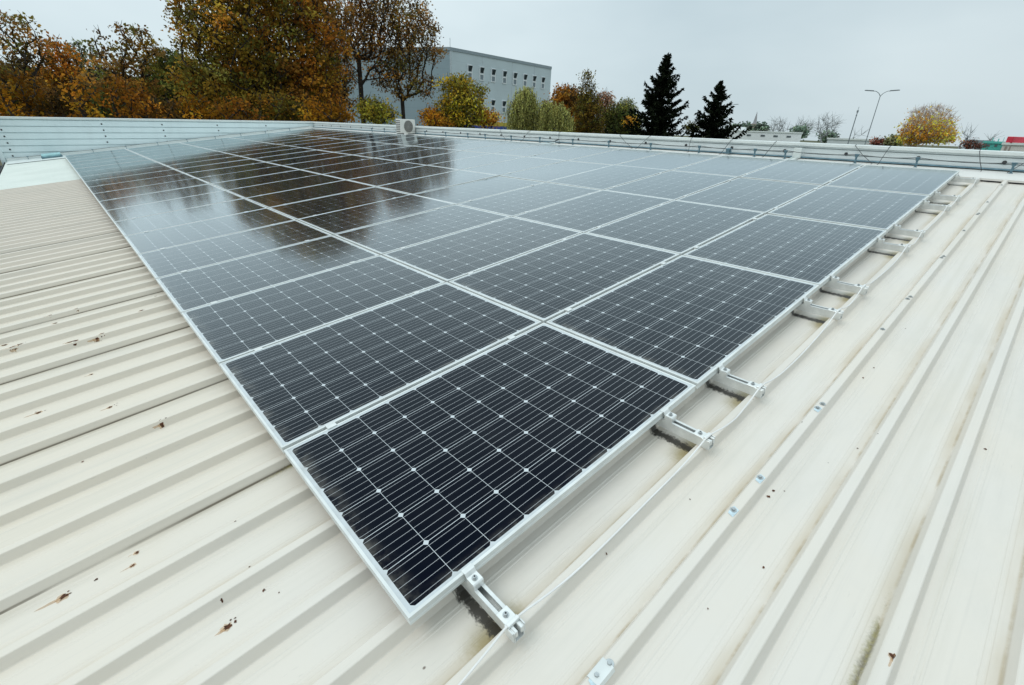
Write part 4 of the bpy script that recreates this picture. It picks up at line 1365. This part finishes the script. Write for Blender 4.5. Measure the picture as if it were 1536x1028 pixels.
for name_, py0, py1 in (('window', 97.2, 119.0), ('window', 145.8, 166.2)):
    zr0, zr1 = None, None
    for px in (704.5, 722, 739, 755.5, 771, 786, 799.5, 812.5):
        # intersection of the photo column with the facade plane
        d = ray(px, 150); d2 = Vector((d.x, d.y, 0)); c2 = Vector((CAM.x, CAM.y, 0))
        k = (O - c2).dot(n1) / d2.dot(n1)
        p = c2 + d2 * k
        if zr0 is None:
            dist_ = (p - c2).length
            zr1, zr0 = at(704.5, dist_, py0).z, at(704.5, dist_, py1).z
        w, hh = .47, (zr1 - zr0)
        f = MB()
        a_, b_ = p - e1 * w, p + e1 * w
        slab(f, a_, a_ + e1 * .12, n1, zr0, zr1, .10)
        slab(f, b_ - e1 * .12, b_, n1, zr0, zr1, .10)
        for zc in (zr0 + .06, zr0 + hh * .47, zr1 - .06):
            slab(f, a_ + e1 * .121, b_ - e1 * .121, n1, zc - .06 - (.03 if zr0 + .1 < zc < zr1 - .1 else 0), zc + .06 + (.03 if zr0 + .1 < zc < zr1 - .1 else 0), .09)
        wo_ = f.build('window', M_BWH, bl)
        g_ = MB()
        slab(g_, a_ + e1 * .122, b_ - e1 * .122, n1, zr0 + .13, zr0 + hh * .47 - .10, .04)
        slab(g_, a_ + e1 * .122, b_ - e1 * .122, n1, zr0 + hh * .47 + .10, zr1 - .13, .03)
        g_.build('pane', M_PANE, wo_)
        # upper sash tilted out
        s_ = MB()
        zs0, zs1 = zr0 + hh * .47 + .18, zr1 - .14
        q = [a_ + e1 * .16 + n1 * .11, b_ - e1 * .16 + n1 * .11, b_ - e1 * .16 + n1 * (.11 + .0), a_ + e1 * .16 + n1 * .11]
        aa, bb_ = a_ + e1 * .16, b_ - e1 * .16
        v_ = [lp(aa + n1 * .10, zs0), lp(bb_ + n1 * .10, zs0), lp(bb_ + n1 * .34, zs1), lp(aa + n1 * .34, zs1), lp(aa + n1 * .06, zs0), lp(bb_ + n1 * .06, zs0), lp(bb_ + n1 * .30, zs1), lp(aa + n1 * .30, zs1)]
        s_.add(v_, [(0, 1, 2, 3), (7, 6, 5, 4), (0, 4, 5, 1), (1, 5, 6, 2), (2, 6, 7, 3), (3, 7, 4, 0)])
        s_.build('sash', M_GLS, wo_)

# ------------------------------------------------------------------ far side: industrial roofs, lamps, yellow tree
M_FARW = plain('far_white_cladding', (.80, .83, .83), .6, 0, .04, .2)
M_FARG = plain('far_grey_cladding', (.64, .69, .70), .6, 0, .06, .2)
M_FARD = plain('far_dark_openings', (.10, .12, .13), .6, 0, .1, .2)


def shed(name, label, px0, px1, dist, py_top, depth, mats, steps=(), rows=()):
    a_, b_ = at(px0, dist), at(px1, dist)
    a2, b2 = Vector((a_.x, a_.y, 0)), Vector((b_.x, b_.y, 0))
    ex = (b2 - a2); W = ex.length; ex.normalize()
    ob = empty(name, a2, (0, 0, math.atan2(ex.y, ex.x)))
    h = zt((px0 + px1) / 2, py_top, dist)
    m_ = MB()
    m_.box(0, W, 0, depth, 0, h)
    m_.build('wall', mats[0], ob)
    m_ = MB()
    m_.box(-.15, W + .15, -.15, depth + .15, h + .003, h + .30)
    m_.build('roof', mats[1], ob)
    for (f0, f1, z0, z1) in rows:
        m_ = MB()
        m_.box(W * f0, W * f1, -.08, -.003, h * z0, h * z1)
        m_.build('window', mats[2], ob)
    for (f0, f1, dz, dpt) in steps:
        m_ = MB()
        m_.box(W * f0, W * f1, depth * .2, depth * dpt, h + .31, h + dz)
        m_.build('roof_unit', mats[0], ob)
    return tag(ob, label, 'building')


shed('warehouse_shed', 'long low white shed right of the small spruce', 1098, 1206, 150, 199, 30, (M_FARW, M_CAP, M_FARD), steps=((.02, .18, 1.2, .6),), rows=((.24, .30, .90, .94), (.44, .50, .90, .94), (.62, .68, .90, .94), (.80, .86, .90, .94)))
shed('warehouse_shed', 'pale grey shed under the double street lamp', 1247, 1336, 120, 211, 25, (M_FARG, M_CAP, M_FARD), rows=((.1, .2, .55, .7), (.5, .6, .55, .7)))
shed('warehouse_shed', 'pale blue gabled shed between yellow tree and teal building', 1455, 1500, 140, 213, 22, (plain('far_blue_cladding', (.50, .57, .62), .6), M_BCAP, M_FARD), rows=((.45, .75, .75, .95),))
shed('shop_building', 'teal flat roofed building near the right edge', 1486, 1522, 105, 216, 12, (plain('teal_cladding', (.08, .43, .38), .5), plain('teal_roof', (.10, .48, .42), .5), M_FARD), rows=((.12, .30, .955, .985), (.50, .62, .955, .985), (.86, .97, .85, .985)), steps=((.3, .34, .8, .35), (.55, .6, .7, .35), (.78, .80, .9, .3)))
shed('shop_building', 'white building with red roof sign at the right edge', 1516, 1640, 98, 220, 20, (plain('far_cream_wall', (.66, .64, .60), .6), M_CAP, plain('far_window_brown', (.32, .27, .24), .6)), rows=((.04, .07, .90, .98), (.10, .12, .90, .98)))
a_ = at(1534, 99)
rs = empty('roof_sign', (a_.x, a_.y, zt(1534, 219.0, 99)), (0, 0, math.radians(-30)))
tag(rs, 'red box sign standing on the white building at the right edge', 'sign')
m = MB(); m.box(-1.3, 2.1, -.4, .4, .30, 1.10); m.build('panel', plain('sign_red', (.62, .03, .06), .45), rs, bevel=.05)
m = MB(); m.box(-1.2, -1.1, -.05, .05, 0, .299); m.box(1.1, 1.2, -.05, .05, 0, .299); m.build('post', M_BCAP, rs)

# church tower far away
a_ = at(1131, 420)
ch = empty('church_tower', (a_.x, a_.y, 0), (0, 0, .5))
tag(ch, 'distant church tower with a thin spire between rounded green trees', 'church tower')
zc0 = zt(1131, 186, 420); zc1 = zt(1131, 167, 420)
m = MB(); m.box(-2.6, 2.6, -2.6, 2.6, 0, zc0); m.build('tower', plain('far_brick', (.40, .30, .27), .8), ch)
m = MB(); m.add([(-1.3, -1.3, zc0 + .01), (1.3, -1.3, zc0 + .01), (1.3, 1.3, zc0 + .01), (-1.3, 1.3, zc0 + .01), (0, 0, zc1)], [(0, 1, 4), (1, 2, 4), (2, 3, 4), (3, 0, 4), (3, 2, 1, 0)]); m.build('spire', plain('far_slate', (.36, .36, .38), .8), ch)

# far trees
GF = 'distant trees on the horizon'
for i, (px, d, it, pal, lab, nn) in enumerate([
    (1118, 330, [(1118, 193, 8, 7)], 'fargreen', 'distant rounded green tree left of the church tower', 90),
    (1141, 330, [(1141, 193, 8, 7)], 'fargreen', 'distant rounded green tree right of the church tower', 90),
    (1103, 330, [(1103, 194, 6, 6)], 'fargreen', 'distant smaller green tree just right of the small spruce', 60),
    (1200, 180, [(1199, 199, 9, 8)], 'fargreen', 'dull green tree among bare ones above the white shed', 90),
    (1243, 180, [(1243, 205, 9, 6)], 'fargreen', 'low green bush left of the pale grey shed', 70),
    (1340, 95, [(1341, 212, 10, 7)], 'greygreen', 'dark olive bush at the left foot of the yellow tree', 90)]):
    tree('far_tree', lab, 'tree', px, d, crown_px(px, d, it), pal, n=nn, leaves=34, leaf=.0045 * d, clump=.0065 * d, fork=.5, trunk=.25, spacing=.004 * d, seed=120 + i, group=GF, twig=1)
for i, (px, d, it, lab, nn) in enumerate([
    (1169, 190, [(1169, 192, 14, 12)], 'bare grey tree left of the pair above the white shed', 130),
    (1205, 195, [(1205, 193, 16, 12)], 'bare grey tree behind the dull green one', 140),
    (1240, 175, [(1240, 192, 17, 15)], 'tall bare tree with a rounded twiggy crown left of the lamp poles', 170),
    (1287, 230, [(1287, 204, 6, 6)], 'tiny bare tree between the two lamp poles', 50),
    (1450, 150, [(1448, 204, 10, 8)], 'bare grey tree right of the yellow tree', 110),
    (1484, 210, [(1485, 210, 8, 6)], 'faint bare tree behind the blue gabled shed', 70)]):
    tree('bare_tree', lab, 'tree', px, d, crown_px(px, d, it), 'greygreen', n=nn, leaves=0, clump=.011 * d, fork=.55, trunk=.22, spacing=.008 * d, seed=140 + i, group='bare trees on the horizon', bark=M_BARKG, twig=9, tip=.00022 * d)
tree('bush', 'reddish brown shrub left of the yellow tree', 'bush', 1316, 95, crown_px(1316, 95, [(1316, 213, 9, 6)]), 'redbrown', n=70, leaves=30, leaf=.3, clump=.5, fork=.6, trunk=.1, spacing=.4, seed=150)
tree('bush', 'brown leafless shrub right of the yellow tree', 'bush', 1458, 90, crown_px(1458, 90, [(1455, 217, 14, 7), (1468, 219, 8, 5)]), 'redbrown', n=130, leaves=16, leaf=.2, clump=.5, fork=.6, trunk=.1, spacing=.35, seed=151, twig=6, bright=.7)
D = 70
tree('yellow_tree', 'golden yellow fan shaped tree with pale bare top twigs', 'tree', 1390, D,
     crown_px(1390, D, [(1392, 190, 38, 28), (1372, 205, 24, 14), (1412, 205, 24, 14), (1396, 172, 32, 14), (1364, 200, 14, 14), (1416, 188, 18, 24)]),
     'gold', n=560, leaves=26, leaf=.22, clump=.50, bright=1.0, steep=1.2, fork=.35, trunk=.2, spacing=.42, seed=160, bark=M_BARKP, twig=7, tip=.016, top_bare=(zt(1390, 205, D), zt(1390, 165, D)))

# street lamps
M_POLE = plain('galvanised_pole', (.24, .27, .29), .5, .3)


def lamp(label, px, dist, py_top, arms, r0=.075, r1=.04):
    a_ = at(px, dist, py_top)
    h = zt(px, py_top, dist)
    vd = unit(np.array([a_.x - CAM.x, a_.y - CAM.y]))
    ob = empty('street_lamp', (a_.x, a_.y, 0), (0, 0, math.atan2(-vd[0], vd[1])))
    m_ = MB(); m_.tube([(0, 0, 0), (0, 0, h * .5), (0, 0, h)], [r0, (r0 + r1) / 2, r1], 10); m_.tube([(0, 0, 0), (0, 0, .25)], r0 * 1.9, 10); m_.build('pole', M_POLE, ob)
    for sx in arms:
        m_ = MB(); m_.tube([(0, 0, h - .03), (sx * .22, 0, h + .28), (sx * .55, 0, h + .50), (sx * .85, 0, h + .56)], [.042, .036, .032, .032], 8); ar = m_.build('arm', M_POLE, ob)
        m_ = MB(); m_.prism([(sx * .78, h + .50), (sx * .85, h + .62), (sx * 1.7, h + .68), (sx * 1.85, h + .64), (sx * 1.80, h + .58)], 'y', -.13, .13); m_.build('lamp_head', M_POLE, ar)
    return tag(ob, label, 'street lamp')


lamp('tall double armed street lamp between bare trees and the yellow tree', 1320.5, 82, 144, (-1, 1))
ob = lamp('faint single armed street lamp behind the small spruce', 1094, 130, 161, (1,))
a_ = at(1286, 110, 169)
hp = zt(1286, 169, 110)
mp_ = empty('camera_mast', (a_.x, a_.y, 0))
tag(mp_, 'plain dark mast with a small head left of the double lamp', 'mast')
m = MB(); m.tube([(0, 0, 0), (0, 0, hp)], [.13, .07], 10); m.build('pole', M_POLE, mp_)
m = MB(); m.box(-.12, .12, -.12, .12, hp, hp + .35); m.tube([(0, 0, hp + .35), (0, 0, hp + .9)], .03, 6); m.box(-.32, .32, -.04, .04, hp - .5, hp - .4); m.build('head', M_POLE, mp_)
